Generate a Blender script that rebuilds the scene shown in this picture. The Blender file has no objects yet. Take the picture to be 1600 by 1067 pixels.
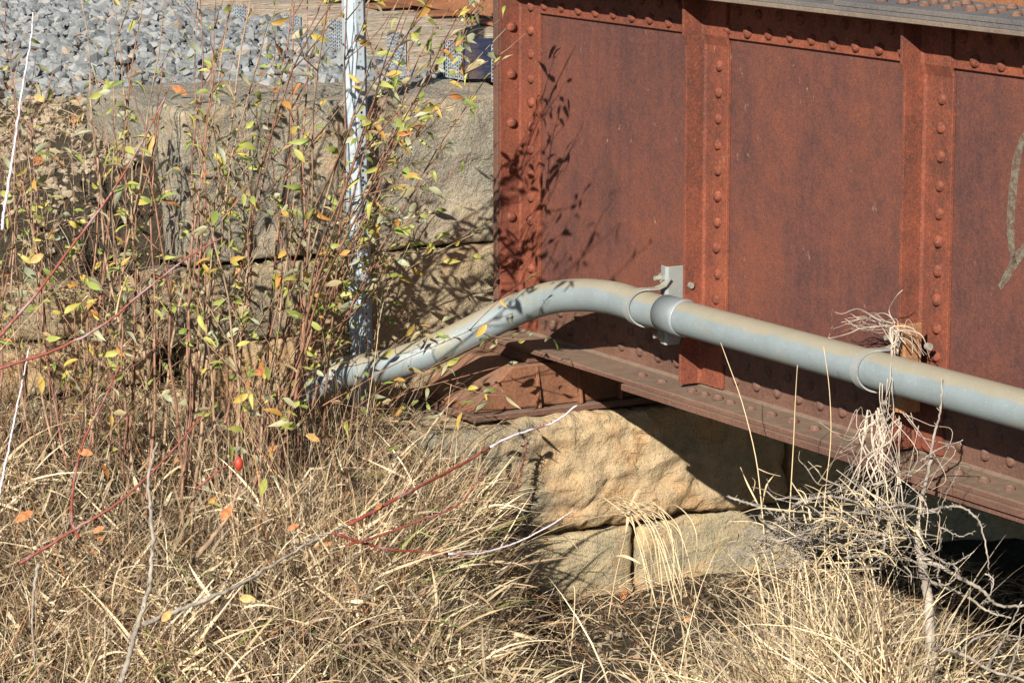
import bpy, bmesh, math, random
import numpy as np
from mathutils import Vector, Matrix, noise
random.seed(7)
S = bpy.context.scene
COL = S.collection
# ------------------------------------------------------------------ camera
FPX, CX, CY = 5000.0, 800.0, 533.5
PITCH = math.radians(10.237)
TH = math.radians(29.716)
RT = np.array([math.sin(TH), math.cos(TH), 0.0])          # camera right
FH = np.array([-math.cos(TH), math.sin(TH), 0.0])         # camera forward, level
FWD = FH*math.cos(PITCH) - np.array([0, 0, math.sin(PITCH)])
UPV = FH*math.sin(PITCH) + np.array([0, 0, math.cos(PITCH)])
def ray(x, y): return FWD + RT*((x-CX)/FPX) - UPV*((y-CY)/FPX)
CAM = -ray(822, 520)*11.6
cam = bpy.data.cameras.new('camera'); camo = bpy.data.objects.new('camera', cam); COL.objects.link(camo)
cam.sensor_width = 36; cam.lens = FPX/1600*36; cam.clip_start = 0.1; cam.clip_end = 500
camo.location = CAM
camo.rotation_euler = Vector(FWD).to_track_quat('-Z', 'Y').to_euler()
S.camera = camo
# ------------------------------------------------------------------ light
SUN_AZ, SUN_EL = math.radians(18.5), math.radians(28.5)
hd = FH*math.cos(SUN_AZ) + RT*math.sin(SUN_AZ)
sd = hd*math.cos(SUN_EL) - np.array([0, 0, math.sin(SUN_EL)])
sun = bpy.data.lights.new('sun', 'SUN'); suno = bpy.data.objects.new('sun', sun); COL.objects.link(suno)
sun.energy = 5.0; sun.angle = math.radians(0.53); sun.color = (1.0, 0.93, 0.82)
suno.rotation_euler = Vector(sd).to_track_quat('-Z', 'Y').to_euler(); suno.location = (8, -8, 8)
W = bpy.data.worlds.new('World'); S.world = W; W.use_nodes = True
wn = W.node_tree.nodes; bg = wn['Background']
sky = wn.new('ShaderNodeTexSky'); sky.sky_type = 'NISHITA'; sky.sun_disc = False
sky.dust_density = 0.2; sky.air_density = 0.8; sky.sun_elevation = SUN_EL; sky.sun_rotation = math.atan2(-hd[0], -hd[1])
W.node_tree.links.new(sky.outputs[0], bg.inputs[0]); bg.inputs[1].default_value = 0.05
S.view_settings.view_transform = 'Standard'; S.view_settings.look = 'None'
S.view_settings.exposure = 0.92; S.view_settings.gamma = 1.0
S.render.engine = 'CYCLES'
# ------------------------------------------------------------------ helpers
def atD(x, y, d): return CAM + ray(x, y)*d
def onX(x, y, X): r = ray(x, y); return CAM + r*((X-CAM[0])/r[0])
def onY(x, y, Y): r = ray(x, y); return CAM + r*((Y-CAM[1])/r[1])
def onZ(x, y, Z): r = ray(x, y); return CAM + r*((Z-CAM[2])/r[2])
def ss(a, b, x):
    t = np.clip((x-a)/(b-a), 0, 1); return t*t*(3-2*t)
def lx(X, Y): return (X-CAM[0])*RT[0] + (Y-CAM[1])*RT[1]
def tag(o, label, cat, group=None):
    o['label'] = label; o['category'] = cat
    if group: o['group'] = group
    return o
def thing(name, loc, label, cat, group=None):
    o = bpy.data.objects.new(name, None); COL.objects.link(o); o.location = [float(v) for v in loc]
    o.empty_display_size = 0.05
    return tag(o, label, cat, group)
def adopt(o, parent):
    o.parent = parent
    wm = Matrix.Translation(parent.location)
    p = parent.parent
    if p is not None: wm = Matrix.Translation((0, 0, 0))     # parts sit at the world origin
    o.matrix_parent_inverse = wm.inverted()
    return o
def place(name, me, parent, mat4=None):
    o = bpy.data.objects.new(name, me); COL.objects.link(o)
    if mat4 is not None: o.matrix_world = mat4
    if parent is not None: adopt(o, parent)
    return o
class MB:
    def __init__(s): s.v = []; s.f = []; s.m = []
    def add(s, vs, fs, mi=0):
        n = len(s.v); s.v += [tuple(float(c) for c in p) for p in vs]; s.f += [tuple(i+n for i in f) for f in fs]; s.m += [mi]*len(fs); return s
    def box(s, x0, x1, y0, y1, z0, z1, mi=0):
        return s.add([(x0,y0,z0),(x1,y0,z0),(x1,y1,z0),(x0,y1,z0),(x0,y0,z1),(x1,y0,z1),(x1,y1,z1),(x0,y1,z1)],
              [(0,3,2,1),(4,5,6,7),(0,1,5,4),(1,2,6,5),(2,3,7,6),(3,0,4,7)], mi)
    def prism(s, poly, a, b, axis, mi=0):
        def pt(p, t):
            return (t, p[0], p[1]) if axis == 'x' else (p[0], t, p[1]) if axis == 'y' else (p[0], p[1], t)
        n = len(poly)
        vs = [pt(p, a) for p in poly] + [pt(p, b) for p in poly]
        fs = [tuple(range(n))[::-1], tuple(range(n, 2*n))] + [(i, (i+1) % n, n+(i+1) % n, n+i) for i in range(n)]
        return s.add(vs, fs, mi)
    def tube(s, path, rad, n=6, caps=True, mi=0):
        P = [Vector([float(c) for c in p]) for p in path]; k = len(P)
        if not hasattr(rad, '__len__'): rad = [rad]*k
        vs = []; fs = []
        t0 = (P[1]-P[0]).normalized(); u = t0.orthogonal().normalized()
        for i in range(k):
            t = (P[min(i+1, k-1)]-P[max(i-1, 0)])
            if t.length < 1e-9: t = t0
            t = t.normalized(); u = (u - t*u.dot(t)).normalized(); w = t.cross(u)
            for j in range(n):
                a = 2*math.pi*j/n
                vs.append(P[i] + (u*math.cos(a)+w*math.sin(a))*rad[i])
        for i in range(k-1):
            for j in range(n):
                fs.append((i*n+j, i*n+(j+1) % n, (i+1)*n+(j+1) % n, (i+1)*n+j))
        if caps: fs += [tuple(range(n))[::-1], tuple(range((k-1)*n, k*n))]
        return s.add(vs, fs, mi)
    def mesh(s, name, mats, smooth=False):
        me = bpy.data.meshes.new(name); me.from_pydata(s.v, [], s.f)
        for m in (mats if isinstance(mats, (list, tuple)) else [mats]): me.materials.append(m)
        if any(s.m): me.polygons.foreach_set('material_index', s.m)
        if smooth: me.polygons.foreach_set('use_smooth', [True]*len(s.f))
        me.update(); return me
    def build(s, name, mats, parent=None, smooth=False, bevel=0):
        me = s.mesh(name, mats, smooth)
        if bevel or True:
            bm = bmesh.new(); bm.from_mesh(me)
            bmesh.ops.recalc_face_normals(bm, faces=bm.faces)
            if bevel:
                es = [e for e in bm.edges if len(e.link_faces) == 2 and e.calc_face_angle(0) > 0.6]
                bmesh.ops.bevel(bm, geom=es, offset=bevel, segments=1, profile=0.5, affect='EDGES')
            bm.to_mesh(me); bm.free()
        return place(name, me, parent)
def catmull(pts, n):
    P = [np.array(p, float) for p in pts]; P = [2*P[0]-P[1]] + P + [2*P[-1]-P[-2]]
    out = []
    segs = len(P)-3
    for k in range(n+1):
        t = k/n*segs; i = min(int(t), segs-1); f = t-i
        a, b, c, d = P[i:i+4]
        out.append(0.5*((2*b)+(c-a)*f+(2*a-5*b+4*c-d)*f*f+(3*b-a-3*c+d)*f**3))
    return out
# ------------------------------------------------------------------ materials
class NT:
    def __init__(s, name):
        s.mat = bpy.data.materials.new(name); s.mat.use_nodes = True
        s.n = s.mat.node_tree.nodes; s.l = s.mat.node_tree.links; s.b = s.n['Principled BSDF']
        s.tc = s.n.new('ShaderNodeTexCoord')
    def lk(s, a, b): s.l.new(a, b)
    def mapping(s, scale=(1,1,1), coord='Object'):
        m = s.n.new('ShaderNodeMapping'); m.inputs['Scale'].default_value = scale; s.lk(s.tc.outputs[coord], m.inputs[0]); return m.outputs[0]
    def noise(s, scale, detail=6, rough=0.6, vec=None, dist=0):
        t = s.n.new('ShaderNodeTexNoise'); t.inputs['Scale'].default_value = scale; t.inputs['Detail'].default_value = detail
        t.inputs['Roughness'].default_value = rough; t.inputs['Distortion'].default_value = dist
        s.lk(vec if vec is not None else s.tc.outputs['Object'], t.inputs['Vector']); return t.outputs['Fac']
    def voro(s, scale, vec=None, feat='F1', out='Distance'):
        t = s.n.new('ShaderNodeTexVoronoi'); t.feature = feat; t.inputs['Scale'].default_value = scale
        s.lk(vec if vec is not None else s.tc.outputs['Object'], t.inputs['Vector']); return t.outputs[out]
    def ramp(s, fac, stops, interp='LINEAR'):
        r = s.n.new('ShaderNodeValToRGB'); e = r.color_ramp.elements; r.color_ramp.interpolation = interp
        while len(e) < len(stops): e.new(0.5)
        for i, (p, c) in enumerate(stops):
            e[i].position = p; e[i].color = (*c, 1) if not isinstance(c, (int, float)) else (c, c, c, 1)
        s.lk(fac, r.inputs[0]); return r.outputs[0]
    def mix(s, fac, a, b, mode='MIX'):
        m = s.n.new('ShaderNodeMix'); m.data_type = 'RGBA'; m.blend_type = mode
        for sock, val in ((m.inputs[0], fac), (m.inputs[6], a), (m.inputs[7], b)):
            if isinstance(val, (int, float)): sock.default_value = val
            elif isinstance(val, tuple): sock.default_value = (*val, 1)
            else: s.lk(val, sock)
        return m.outputs[2]
    def math(s, op, a, b=0.0):
        m = s.n.new('ShaderNodeMath'); m.operation = op
        for sock, val in ((m.inputs[0], a), (m.inputs[1], b)):
            if isinstance(val, (int, float)): sock.default_value = val
            else: s.lk(val, sock)
        return m.outputs[0]
    def bump(s, h, strength=0.5, dist=0.01, prev=None):
        b = s.n.new('ShaderNodeBump'); b.inputs['Strength'].default_value = strength; b.inputs['Distance'].default_value = dist
        s.lk(h, b.inputs['Height'])
        if prev is not None: s.lk(prev, b.inputs['Normal'])
        return b.outputs[0]
    def fin(s, col, rough=0.8, normal=None, metal=0.0, spec=0.3):
        if isinstance(col, tuple): s.b.inputs['Base Color'].default_value = (*col, 1)
        else: s.lk(col, s.b.inputs['Base Color'])
        if isinstance(rough, (int, float)): s.b.inputs['Roughness'].default_value = rough
        else: s.lk(rough, s.b.inputs['Roughness'])
        s.b.inputs['Metallic'].default_value = metal; s.b.inputs['Specular IOR Level'].default_value = spec
        if normal is not None: s.lk(normal, s.b.inputs['Normal'])
        return s.mat
def rust(name, dark, mid, light, streak=0.5, grime=None, dust=0.0):
    t = NT(name)
    big = t.noise(2.2, 4, 0.55, t.mapping((1, 1, 0.6)))
    fine = t.noise(90, 5, 0.7)
    spk = t.noise(260, 3, 0.6)
    st = t.noise(9, 4, 0.6, t.mapping((3.0, 3.0, 0.22)))
    blot = t.noise(11, 5, 0.65)
    f = t.math('ADD', t.math('MULTIPLY', big, 0.48), t.math('MULTIPLY', st, streak*0.22))
    f = t.math('ADD', f, t.math('ADD', t.math('MULTIPLY', blot, 0.30), t.math('MULTIPLY', fine, 0.42)))
    o_ = 0.60+streak*0.11
    c = t.ramp(f, [(o_-0.13, dark), (o_, mid), (o_+0.14, light)])
    c = t.mix(t.ramp(spk, [(0.50, 0.0), (0.66, 0.65)]), c, tuple(v*0.42 for v in mid))
    c = t.mix(t.ramp(t.noise(210, 2, 0.5), [(0.60, 0.0), (0.72, 0.5)]), c, tuple(min(1, v*1.5) for v in light))
    # pale scuffs and lichen specks
    pale = t.math('MULTIPLY', t.ramp(t.noise(34, 6, 0.75, t.mapping((1, 1, 0.6))), [(0.62, 0.0), (0.70, 1.0)]), t.ramp(t.noise(3.3, 2, 0.5), [(0.5, 0.0), (0.62, 1.0)]))
    c = t.mix(t.math('MULTIPLY', pale, 0.55), c, (0.42, 0.30, 0.20))
    if grime:
        g = t.ramp(t.noise(7, 5, 0.6), [(0.35, 0.0), (0.65, 1.0)])
        c = t.mix(g, c, grime)
    if dust:                                               # dirt settled on upward faces
        ge = t.n.new('ShaderNodeNewGeometry'); sx = t.n.new('ShaderNodeSeparateXYZ'); t.lk(ge.outputs['Normal'], sx.inputs[0])
        up = t.math('MULTIPLY', t.ramp(sx.outputs[2], [(0.55, 0.0), (0.85, 1.0)]), t.ramp(t.noise(23, 5, 0.65), [(0.30, 0.35), (0.62, 1.0)]))
        c = t.mix(t.math('MULTIPLY', up, dust), c, (0.185, 0.145, 0.105))
        c = t.mix(t.math('MULTIPLY', t.ramp(t.noise(60, 4, 0.7), [(0.62, 0.0), (0.70, 1.0)]), t.math('MULTIPLY', up, 0.6)), c, (0.30, 0.26, 0.12))
    nb = t.bump(fine, 0.35, 0.004, t.bump(t.noise(14, 4, 0.6), 0.25, 0.01))
    return t.fin(c, 0.82, nb, 0.0, 0.25)
M = {}
M['web'] = rust('rust_web', (0.060, 0.030, 0.028), (0.112, 0.044, 0.034), (0.168, 0.056, 0.033), 0.7)
M['rust'] = rust('rust_steel', (0.085, 0.034, 0.025), (0.175, 0.052, 0.030), (0.27, 0.080, 0.040), 0.8)
M['rust_dusty'] = rust('rust_dusty', (0.085, 0.047, 0.037), (0.125, 0.064, 0.046), (0.17, 0.092, 0.064), 0.5, None, 0.75)
M['rust_grey'] = rust('rust_grey_weathered', (0.135, 0.105, 0.085), (0.175, 0.135, 0.105), (0.215, 0.165, 0.125), 0.3)
M['top_grey'] = rust('weathered_top_plate', (0.09, 0.085, 0.085), (0.125, 0.115, 0.11), (0.16, 0.135, 0.12), 0.2)
M['bearing'] = rust('rust_bearing', (0.10, 0.052, 0.036), (0.185, 0.082, 0.046), (0.27, 0.125, 0.070), 0.9, None, 0.5)
M['rail'] = rust('rust_rail', (0.13, 0.058, 0.030), (0.22, 0.092, 0.042), (0.28, 0.13, 0.065), 0.3)
def galv(name, base, stain=0.0):
    t = NT(name)
    sp = t.voro(110, None, 'F1', 'Color')
    g = t.n.new('ShaderNodeRGBToBW'); t.lk(sp, g.inputs[0])
    c = t.mix(t.ramp(g.outputs[0], [(0.2, 0.0), (0.8, 0.2)]), base, tuple(min(1, v*1.15) for v in base))
    c = t.mix(t.ramp(t.noise(7, 6, 0.65), [(0.42, 0.0), (0.72, 0.55)]), c, tuple(v*0.72 for v in base))
    if stain:
        nz = t.n.new('ShaderNodeNewGeometry'); sx = t.n.new('ShaderNodeSeparateXYZ'); t.lk(nz.outputs['Normal'], sx.inputs[0])
        m = t.math('MULTIPLY', t.ramp(t.math('ADD', sx.outputs[2], t.math('MULTIPLY', t.noise(6, 5, 0.6), 0.7)), [(0.80, 0.0), (1.18, 1.0)]), stain)
        c = t.mix(m, c, (0.30, 0.255, 0.17))
        c = t.mix(t.math('MULTIPLY', t.ramp(t.noise(5, 5, 0.7, t.mapping((0.6, 1, 1))), [(0.56, 0.0), (0.68, 1.0)]), stain*0.7), c, (0.27, 0.25, 0.15))
    c = t.mix(t.ramp(t.noise(120, 2, 0.5), [(0.64, 0.0), (0.72, 0.6)]), c, tuple(min(1, v*1.45) for v in base))
    nb = t.bump(t.noise(60, 4, 0.6), 0.12, 0.004)
    return t.fin(c, t.ramp(t.noise(20, 3, 0.5), [(0.3, 0.48), (0.7, 0.68)]), nb, 0.15, 0.4)
M['galv'] = galv('galvanised_pipe', (0.222, 0.262, 0.275), 0.8)
M['galv_clean'] = galv('galvanised_bright', (0.26, 0.29, 0.31))
M['galv_post'] = galv('galvanised_post', (0.33, 0.385, 0.42))
M['coupling'] = galv('coupling_band', (0.15, 0.172, 0.182))
M['clamp'] = galv('clamp_steel', (0.25, 0.27, 0.265), 0.6)
M['clamp_rust'] = rust('clamp_rust', (0.20, 0.09, 0.045), (0.29, 0.15, 0.07), (0.36, 0.22, 0.12), 0.3)
def stone(name, tan, grey, dark, lichen, grey_amt=0.5, side=None):
    t = NT(name)
    big = t.noise(3.2, 5, 0.6); mid = t.noise(17, 7, 0.7); fine = t.noise(120, 4, 0.7)
    c = t.mix(t.ramp(mid, [(0.32, 0.0), (0.68, 1.0)]), tuple(v*0.78 for v in tan), tuple(min(1, v*1.12) for v in tan))
    c = t.mix(t.math('MULTIPLY', t.ramp(t.noise(6, 4, 0.6), [(0.46, 0.0), (0.6, 1.0)]), 0.5), c, (tan[0]*1.12, tan[1]*0.84, tan[2]*0.62))
    gsrc = t.math('ADD', big, t.math('MULTIPLY', mid, 0.35))
    if side is not None:                                   # older weathered crust on one end of the block
        sy = t.n.new('ShaderNodeSeparateXYZ'); t.lk(t.tc.outputs['Object'], sy.inputs[0])
        mr = t.n.new('ShaderNodeMapRange'); t.lk(sy.outputs[1], mr.inputs[0]); mr.inputs[1].default_value = side-0.40; mr.inputs[2].default_value = side+0.34; mr.inputs[3].default_value = 0.26; mr.inputs[4].default_value = -0.12
        gsrc = t.math('ADD', gsrc, mr.outputs[0])
    gm = t.ramp(gsrc, [(0.86-grey_amt*0.5, 0.0), (1.04-grey_amt*0.5, 1.0)])
    c = t.mix(gm, c, t.mix(t.ramp(fine, [(0.35, 0.0), (0.65, 1.0)]), dark, grey))
    lm = t.math('MULTIPLY', t.ramp(t.noise(26, 6, 0.75), [(0.60, 0.0), (0.67, 1.0)]), t.ramp(t.noise(4.1, 3, 0.5), [(0.46, 0.0), (0.60, 1.0)]))
    c = t.mix(t.math('MULTIPLY', lm, 0.75), c, lichen)
    c = t.mix(t.ramp(fine, [(0.60, 0.0), (0.72, 0.5)]), c, tuple(min(1, v*1.35) for v in tan))
    c = t.mix(t.ramp(t.noise(75, 3, 0.6), [(0.63, 0.0), (0.74, 0.6)]), c, (0.05, 0.045, 0.04))
    flake = t.ramp(t.noise(8.5, 5, 0.6, t.mapping((1, 1, 1.6)), 0.6), [(0.44, 0.0), (0.475, 0.55), (0.53, 0.6), (0.56, 1.0)])
    nb = t.bump(fine, 0.6, 0.006, t.bump(flake, 0.55, 0.012, t.bump(mid, 0.75, 0.03, t.bump(t.voro(9, t.mapping((1, 0.7, 1.5)), 'DISTANCE_TO_EDGE'), 0.12, 0.03))))
    return t.fin(c, 0.95, nb, 0, 0.15)
M['stone_tan'] = stone('sandstone_tan', (0.46, 0.345, 0.21), (0.22, 0.20, 0.155), (0.10, 0.095, 0.075), (0.42, 0.35, 0.10), 0.28)
M['stone_seat'] = stone('sandstone_seat', (0.46, 0.345, 0.21), (0.24, 0.22, 0.165), (0.13, 0.12, 0.09), (0.42, 0.37, 0.14), 0.28, -0.06)
M['stone_low'] = stone('sandstone_low', (0.45, 0.37, 0.235), (0.30, 0.27, 0.19), (0.17, 0.155, 0.11), (0.40, 0.36, 0.17), 0.38)
M['stone_grey'] = stone('sandstone_grey', (0.40, 0.335, 0.24), (0.30, 0.275, 0.22), (0.16, 0.145, 0.115), (0.48, 0.38, 0.10), 0.72)
M['stone_mid'] = stone('sandstone_mid', (0.40, 0.32, 0.205), (0.25, 0.22, 0.165), (0.13, 0.115, 0.085), (0.40, 0.31, 0.09), 0.55)
def soil_mat():
    t = NT('soil')
    a = t.noise(3, 6, 0.65); b = t.noise(40, 6, 0.75); f = t.noise(160, 4, 0.7)
    c = t.mix(t.ramp(b, [(0.3, 0.0), (0.7, 1.0)]), (0.11, 0.088, 0.062), (0.29, 0.235, 0.17))
    c = t.mix(t.ramp(f, [(0.55, 0.0), (0.7, 0.7)]), c, (0.30, 0.235, 0.15))
    c = t.mix(t.ramp(a, [(0.5, 0.0), (0.62, 0.5)]), c, (0.14, 0.115, 0.075))
    nb = t.bump(f, 0.8, 0.012, t.bump(b, 0.8, 0.03))
    return t.fin(c, 1.0, nb, 0, 0.1)
M['soil'] = soil_mat()
def rock_mat(name, lo, hi):
    t = NT(name); oi = t.n.new('ShaderNodeObjectInfo'); ge = t.n.new('ShaderNodeNewGeometry')
    r = t.math('FRACT', t.math('ADD', oi.outputs['Random'], ge.outputs['Random Per Island']))
    c = t.ramp(r, [(0.0, lo), (0.55, tuple((a+b)/2 for a, b in zip(lo, hi))), (0.90, hi), (0.96, (0.27, 0.22, 0.16)), (1.0, (0.21, 0.19, 0.17))])
    c = t.mix(t.ramp(t.noise(40, 5, 0.65), [(0.35, 0.0), (0.68, 1.0)]), c, tuple(v*1.35 for v in hi), 'MIX') if False else t.mix(t.ramp(t.noise(55, 5, 0.7), [(0.42, 0.0), (0.70, 0.6)]), c, tuple(v*1.2 for v in hi))
    c = t.mix(t.ramp(t.noise(18, 3, 0.6), [(0.58, 0.0), (0.70, 0.5)]), c, (0.24, 0.19, 0.12))
    return t.fin(c, 0.8, t.bump(t.noise(130, 4, 0.7), 0.4, 0.004), 0, 0.3)
M['ballast'] = rock_mat('grey_ballast', (0.085, 0.095, 0.10), (0.225, 0.235, 0.24))
M['rubble'] = rock_mat('brown_rubble', (0.16, 0.125, 0.09), (0.32, 0.26, 0.18))
def wood_mat(name, a, b, axis):
    t = NT(name)
    sc = (1.6, 14, 14) if axis == 'x' else (14, 1.0, 14)
    v = t.mapping(sc)
    n = t.noise(5, 7, 0.7, v, 0.7); n2 = t.noise(16, 5, 0.6, v)
    c = t.ramp(n, [(0.3, a), (0.62, b), (0.8, tuple(min(1, x*1.2) for x in b))])
    c = t.mix(t.ramp(n2, [(0.56, 0.0), (0.66, 0.8)]), c, (0.05, 0.038, 0.03))
    c = t.mix(t.ramp(t.noise(4, 4, 0.6), [(0.5, 0.0), (0.65, 0.45)]), c, (0.25, 0.15, 0.085))
    return t.fin(c, 0.9, t.bump(n, 0.7, 0.01, t.bump(n2, 0.6, 0.008)), 0, 0.15)
M['tie'] = wood_mat('weathered_tie', (0.20, 0.155, 0.115), (0.42, 0.36, 0.29), 'y')
M['tie_dark'] = wood_mat('blue_black_tie', (0.018, 0.024, 0.05), (0.03, 0.042, 0.09), 'y')
def plain(name, c, rough=0.8, metal=0, spec=0.3, var=0.25, scale=30):
    t = NT(name)
    col = t.mix(t.ramp(t.noise(scale, 5, 0.6), [(0.35, 0.0), (0.65, 1.0)]), tuple(v*(1-var) for v in c), tuple(min(1, v*(1+var)) for v in c))
    return t.fin(col, rough, None, metal, spec)
M['dark_hole'] = plain('nail_plate_recess', (0.05, 0.055, 0.06))
M['nail_plate'] = plain('nail_plate_galvanised', (0.30, 0.335, 0.36), 0.55, 0.2)
def paint_mat():
    t = NT('faded_grey_paint')
    t.fin(t.mix(t.noise(60, 4, 0.6), (0.13, 0.115, 0.085), (0.23, 0.215, 0.165)), 0.9, None, 0, 0.1)
    tr = t.n.new('ShaderNodeBsdfTransparent'); mx = t.n.new('ShaderNodeMixShader')
    t.lk(t.ramp(t.noise(75, 5, 0.75), [(0.42, 0.15), (0.60, 0.85)]), mx.inputs[0])
    t.lk(tr.outputs[0], mx.inputs[1]); t.lk(t.b.outputs[0], mx.inputs[2]); t.lk(mx.outputs[0], t.n['Material Output'].inputs[0])
    return t.mat
M['paint'] = paint_mat()
M['bolt'] = plain('zinc_bolt', (0.30, 0.29, 0.25), 0.5, 0.3)
M['stem'] = plain('reddish_brown_bark', (0.22, 0.115, 0.075), 0.75, 0, 0.3, 0.55, 18)
M['stem_tan'] = plain('tan_bark', (0.27, 0.185, 0.12), 0.8, 0, 0.25, 0.5, 18)
M['stem_grey'] = plain('grey_bark', (0.28, 0.245, 0.205), 0.9, 0, 0.15, 0.4, 22)
M['tangle'] = plain('bleached_vine', (0.43, 0.36, 0.29), 0.85, 0, 0.15, 0.35, 12)
def cane_mat(name, red, bloom, amt):
    t = NT(name)
    m = t.ramp(t.noise(8.5, 6, 0.75), [(0.62-amt*0.3, 0.0), (0.74-amt*0.3, 1.0)])
    c = t.mix(m, t.mix(t.noise(25, 3), tuple(v*0.6 for v in red), tuple(v*1.3 for v in red)), bloom)
    return t.fin(c, 0.6, None, 0, 0.35)
M['cane_red'] = cane_mat('red_cane', (0.20, 0.046, 0.030), (0.30, 0.19, 0.19), 0.42)
M['cane_white'] = cane_mat('bloomed_cane', (0.26, 0.12, 0.115), (0.50, 0.46, 0.51), 0.9)
def leaf_mat():
    t = NT('shrub_leaf'); oi = t.n.new('ShaderNodeObjectInfo'); ge = t.n.new('ShaderNodeNewGeometry')
    top = t.ramp(oi.outputs['Random'], [(0.0, (0.16, 0.23, 0.05)), (0.30, (0.27, 0.33, 0.08)), (0.58, (0.40, 0.42, 0.11)), (0.80, (0.50, 0.40, 0.09)), (0.92, (0.48, 0.27, 0.07)), (0.99, (0.42, 0.16, 0.05))])
    tip = t.ramp(t.noise(38, 4, 0.6), [(0.52, 0.0), (0.66, 0.6)])
    top = t.mix(tip, top, (0.45, 0.32, 0.06))
    under = t.ramp(oi.outputs['Random'], [(0.0, (0.34, 0.37, 0.25)), (0.5, (0.40, 0.40, 0.24)), (1.0, (0.42, 0.30, 0.15))])
    c = t.mix(ge.outputs['Backfacing'], top, under)
    t.fin(c, 0.5, None, 0, 0.35)
    tr = t.n.new('ShaderNodeBsdfTranslucent'); t.lk(c, tr.inputs[0])
    mx = t.n.new('ShaderNodeMixShader'); mx.inputs[0].default_value = 0.3
    t.lk(t.b.outputs[0], mx.inputs[1]); t.lk(tr.outputs[0], mx.inputs[2]); t.lk(mx.outputs[0], t.n['Material Output'].inputs[0])
    return t.mat
M['leaf'] = leaf_mat()
M['leaf_orange'] = plain('fallen_orange_leaf', (0.36, 0.14, 0.055), 0.6, 0, 0.35, 0.45, 60)
M['leaf_tan'] = plain('fallen_tan_leaf', (0.40, 0.25, 0.09), 0.6, 0, 0.25, 0.3, 40)
M['hip'] = plain('red_rose_hip', (0.36, 0.04, 0.018), 0.5, 0, 0.5, 0.2)
M['moss'] = plain('yellow_moss', (0.30, 0.25, 0.06), 0.95, 0, 0.1, 0.4, 60)
def blade_mat(name, tr_amt=0.18):
    t = NT(name); a = t.n.new('ShaderNodeAttribute'); a.attribute_name = 'tint'
    c = t.mix(t.ramp(t.noise(25, 3, 0.6), [(0.35, 0.0), (0.65, 0.35)]), a.outputs['Color'], (0.16, 0.11, 0.065))
    t.fin(c, 0.65, None, 0, 0.25)
    tr = t.n.new('ShaderNodeBsdfTranslucent'); t.lk(c, tr.inputs[0])
    mx = t.n.new('ShaderNodeMixShader'); mx.inputs[0].default_value = tr_amt
    t.lk(t.b.outputs[0], mx.inputs[1]); t.lk(tr.outputs[0], mx.inputs[2]); t.lk(mx.outputs[0], t.n['Material Output'].inputs[0])
    return t.mat
M['blade'] = blade_mat('dry_grass_blade')
# ------------------------------------------------------------------ ground
def bal(Y): return np.where(Y > -0.62, 0.90, np.maximum(0.90-0.31*(-0.62-Y), 0.22))
def ground(X, Y):
    X = np.asarray(X, float); Y = np.asarray(Y, float)
    k = ss(-1.42, -1.24, Y)
    zb = np.minimum(bal(Y), (0.24+1.0*np.maximum(-0.16-X, 0))*(1-k) + 9*k)
    zb = np.where(Y > 0.2, 0.90, zb) - 0.16*ss(-1.05, -0.75, Y)
    zb = zb - 0.24*ss(-1.30, -1.12, Y)*ss(-1.4, -1.0, X)
    m = 1-ss(-0.26, 0.10, lx(X, Y) + 0.06*np.sin(5*X+1))
    zw = -0.285 + 0.15*ss(-1.0, -2.1, Y)
    sl = 0.34 + 0.16*ss(-1.0, -2.1, Y)
    zl = np.maximum(zw - sl*np.maximum(X-0.10, 0), -0.98)
    zr = -0.90 - 0.05*ss(1.0, 2.5, Y)
    zf = zr*(1-m) + np.maximum(zl, zr-0.05)*m
    s = ss(-0.34, -0.14, X)
    z = zb*(1-s) + zf*s
    inside = (Y > -1.1)
    z = np.where(inside & (X > -0.62) & (X < 0.1), np.minimum(z, -0.30*m-0.9*(1-m)), z)
    z = z + 0.24*np.exp(-(((X-2.62)/0.45)**2 + ((Y+0.42)/0.30)**2))
    return z
def axis(lo, hi, step, far):
    a = list(np.arange(lo, hi+1e-6, step)); g = step; b = hi
    while b < far: g *= 1.5; b += g; a.append(b)
    g = step; b = lo
    while b > -far: g *= 1.5; b -= g; a.insert(0, b)
    return np.array(a)
def g1(x, y):
    z = float(ground(x, y))
    return z + 0.05*noise.noise((x*2.1, y*2.1, 0.3)) + 0.022*noise.noise((x*7, y*7, 4.1)) + 0.012*noise.noise((x*19, y*19, 9.1))
gx = axis(-4, 4.2, 0.05, 150); gy = axis(-3.4, 2.2, 0.05, 150)
GX, GY = np.meshgrid(gx, gy, indexing='ij')
GZ = ground(GX, GY)
vs = []
for i in range(len(gx)):
    for j in range(len(gy)):
        x, y = gx[i], gy[j]; n = 0
        if -5 < x < 5 and -5 < y < 4:
            n = 0.05*noise.noise((x*2.1, y*2.1, 0.3)) + 0.022*noise.noise((x*7, y*7, 4.1)) + 0.012*noise.noise((x*19, y*19, 9.1))
        vs.append((x, y, GZ[i, j]+n))
nj = len(gy)
fs = [(i*nj+j, (i+1)*nj+j, (i+1)*nj+j+1, i*nj+j+1) for i in range(len(gx)-1) for j in range(nj-1)]
go = MB().add(vs, fs).build('ground', M['soil'], smooth=True); go['kind'] = 'structure'
def hit(px, py, d0=7.5, d1=18):
    for d in np.arange(d0, d1, 0.03):
        p = atD(px, py, d)
        if p[2] < g1(p[0], p[1]): return p
    return atD(px, py, d1)
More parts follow.
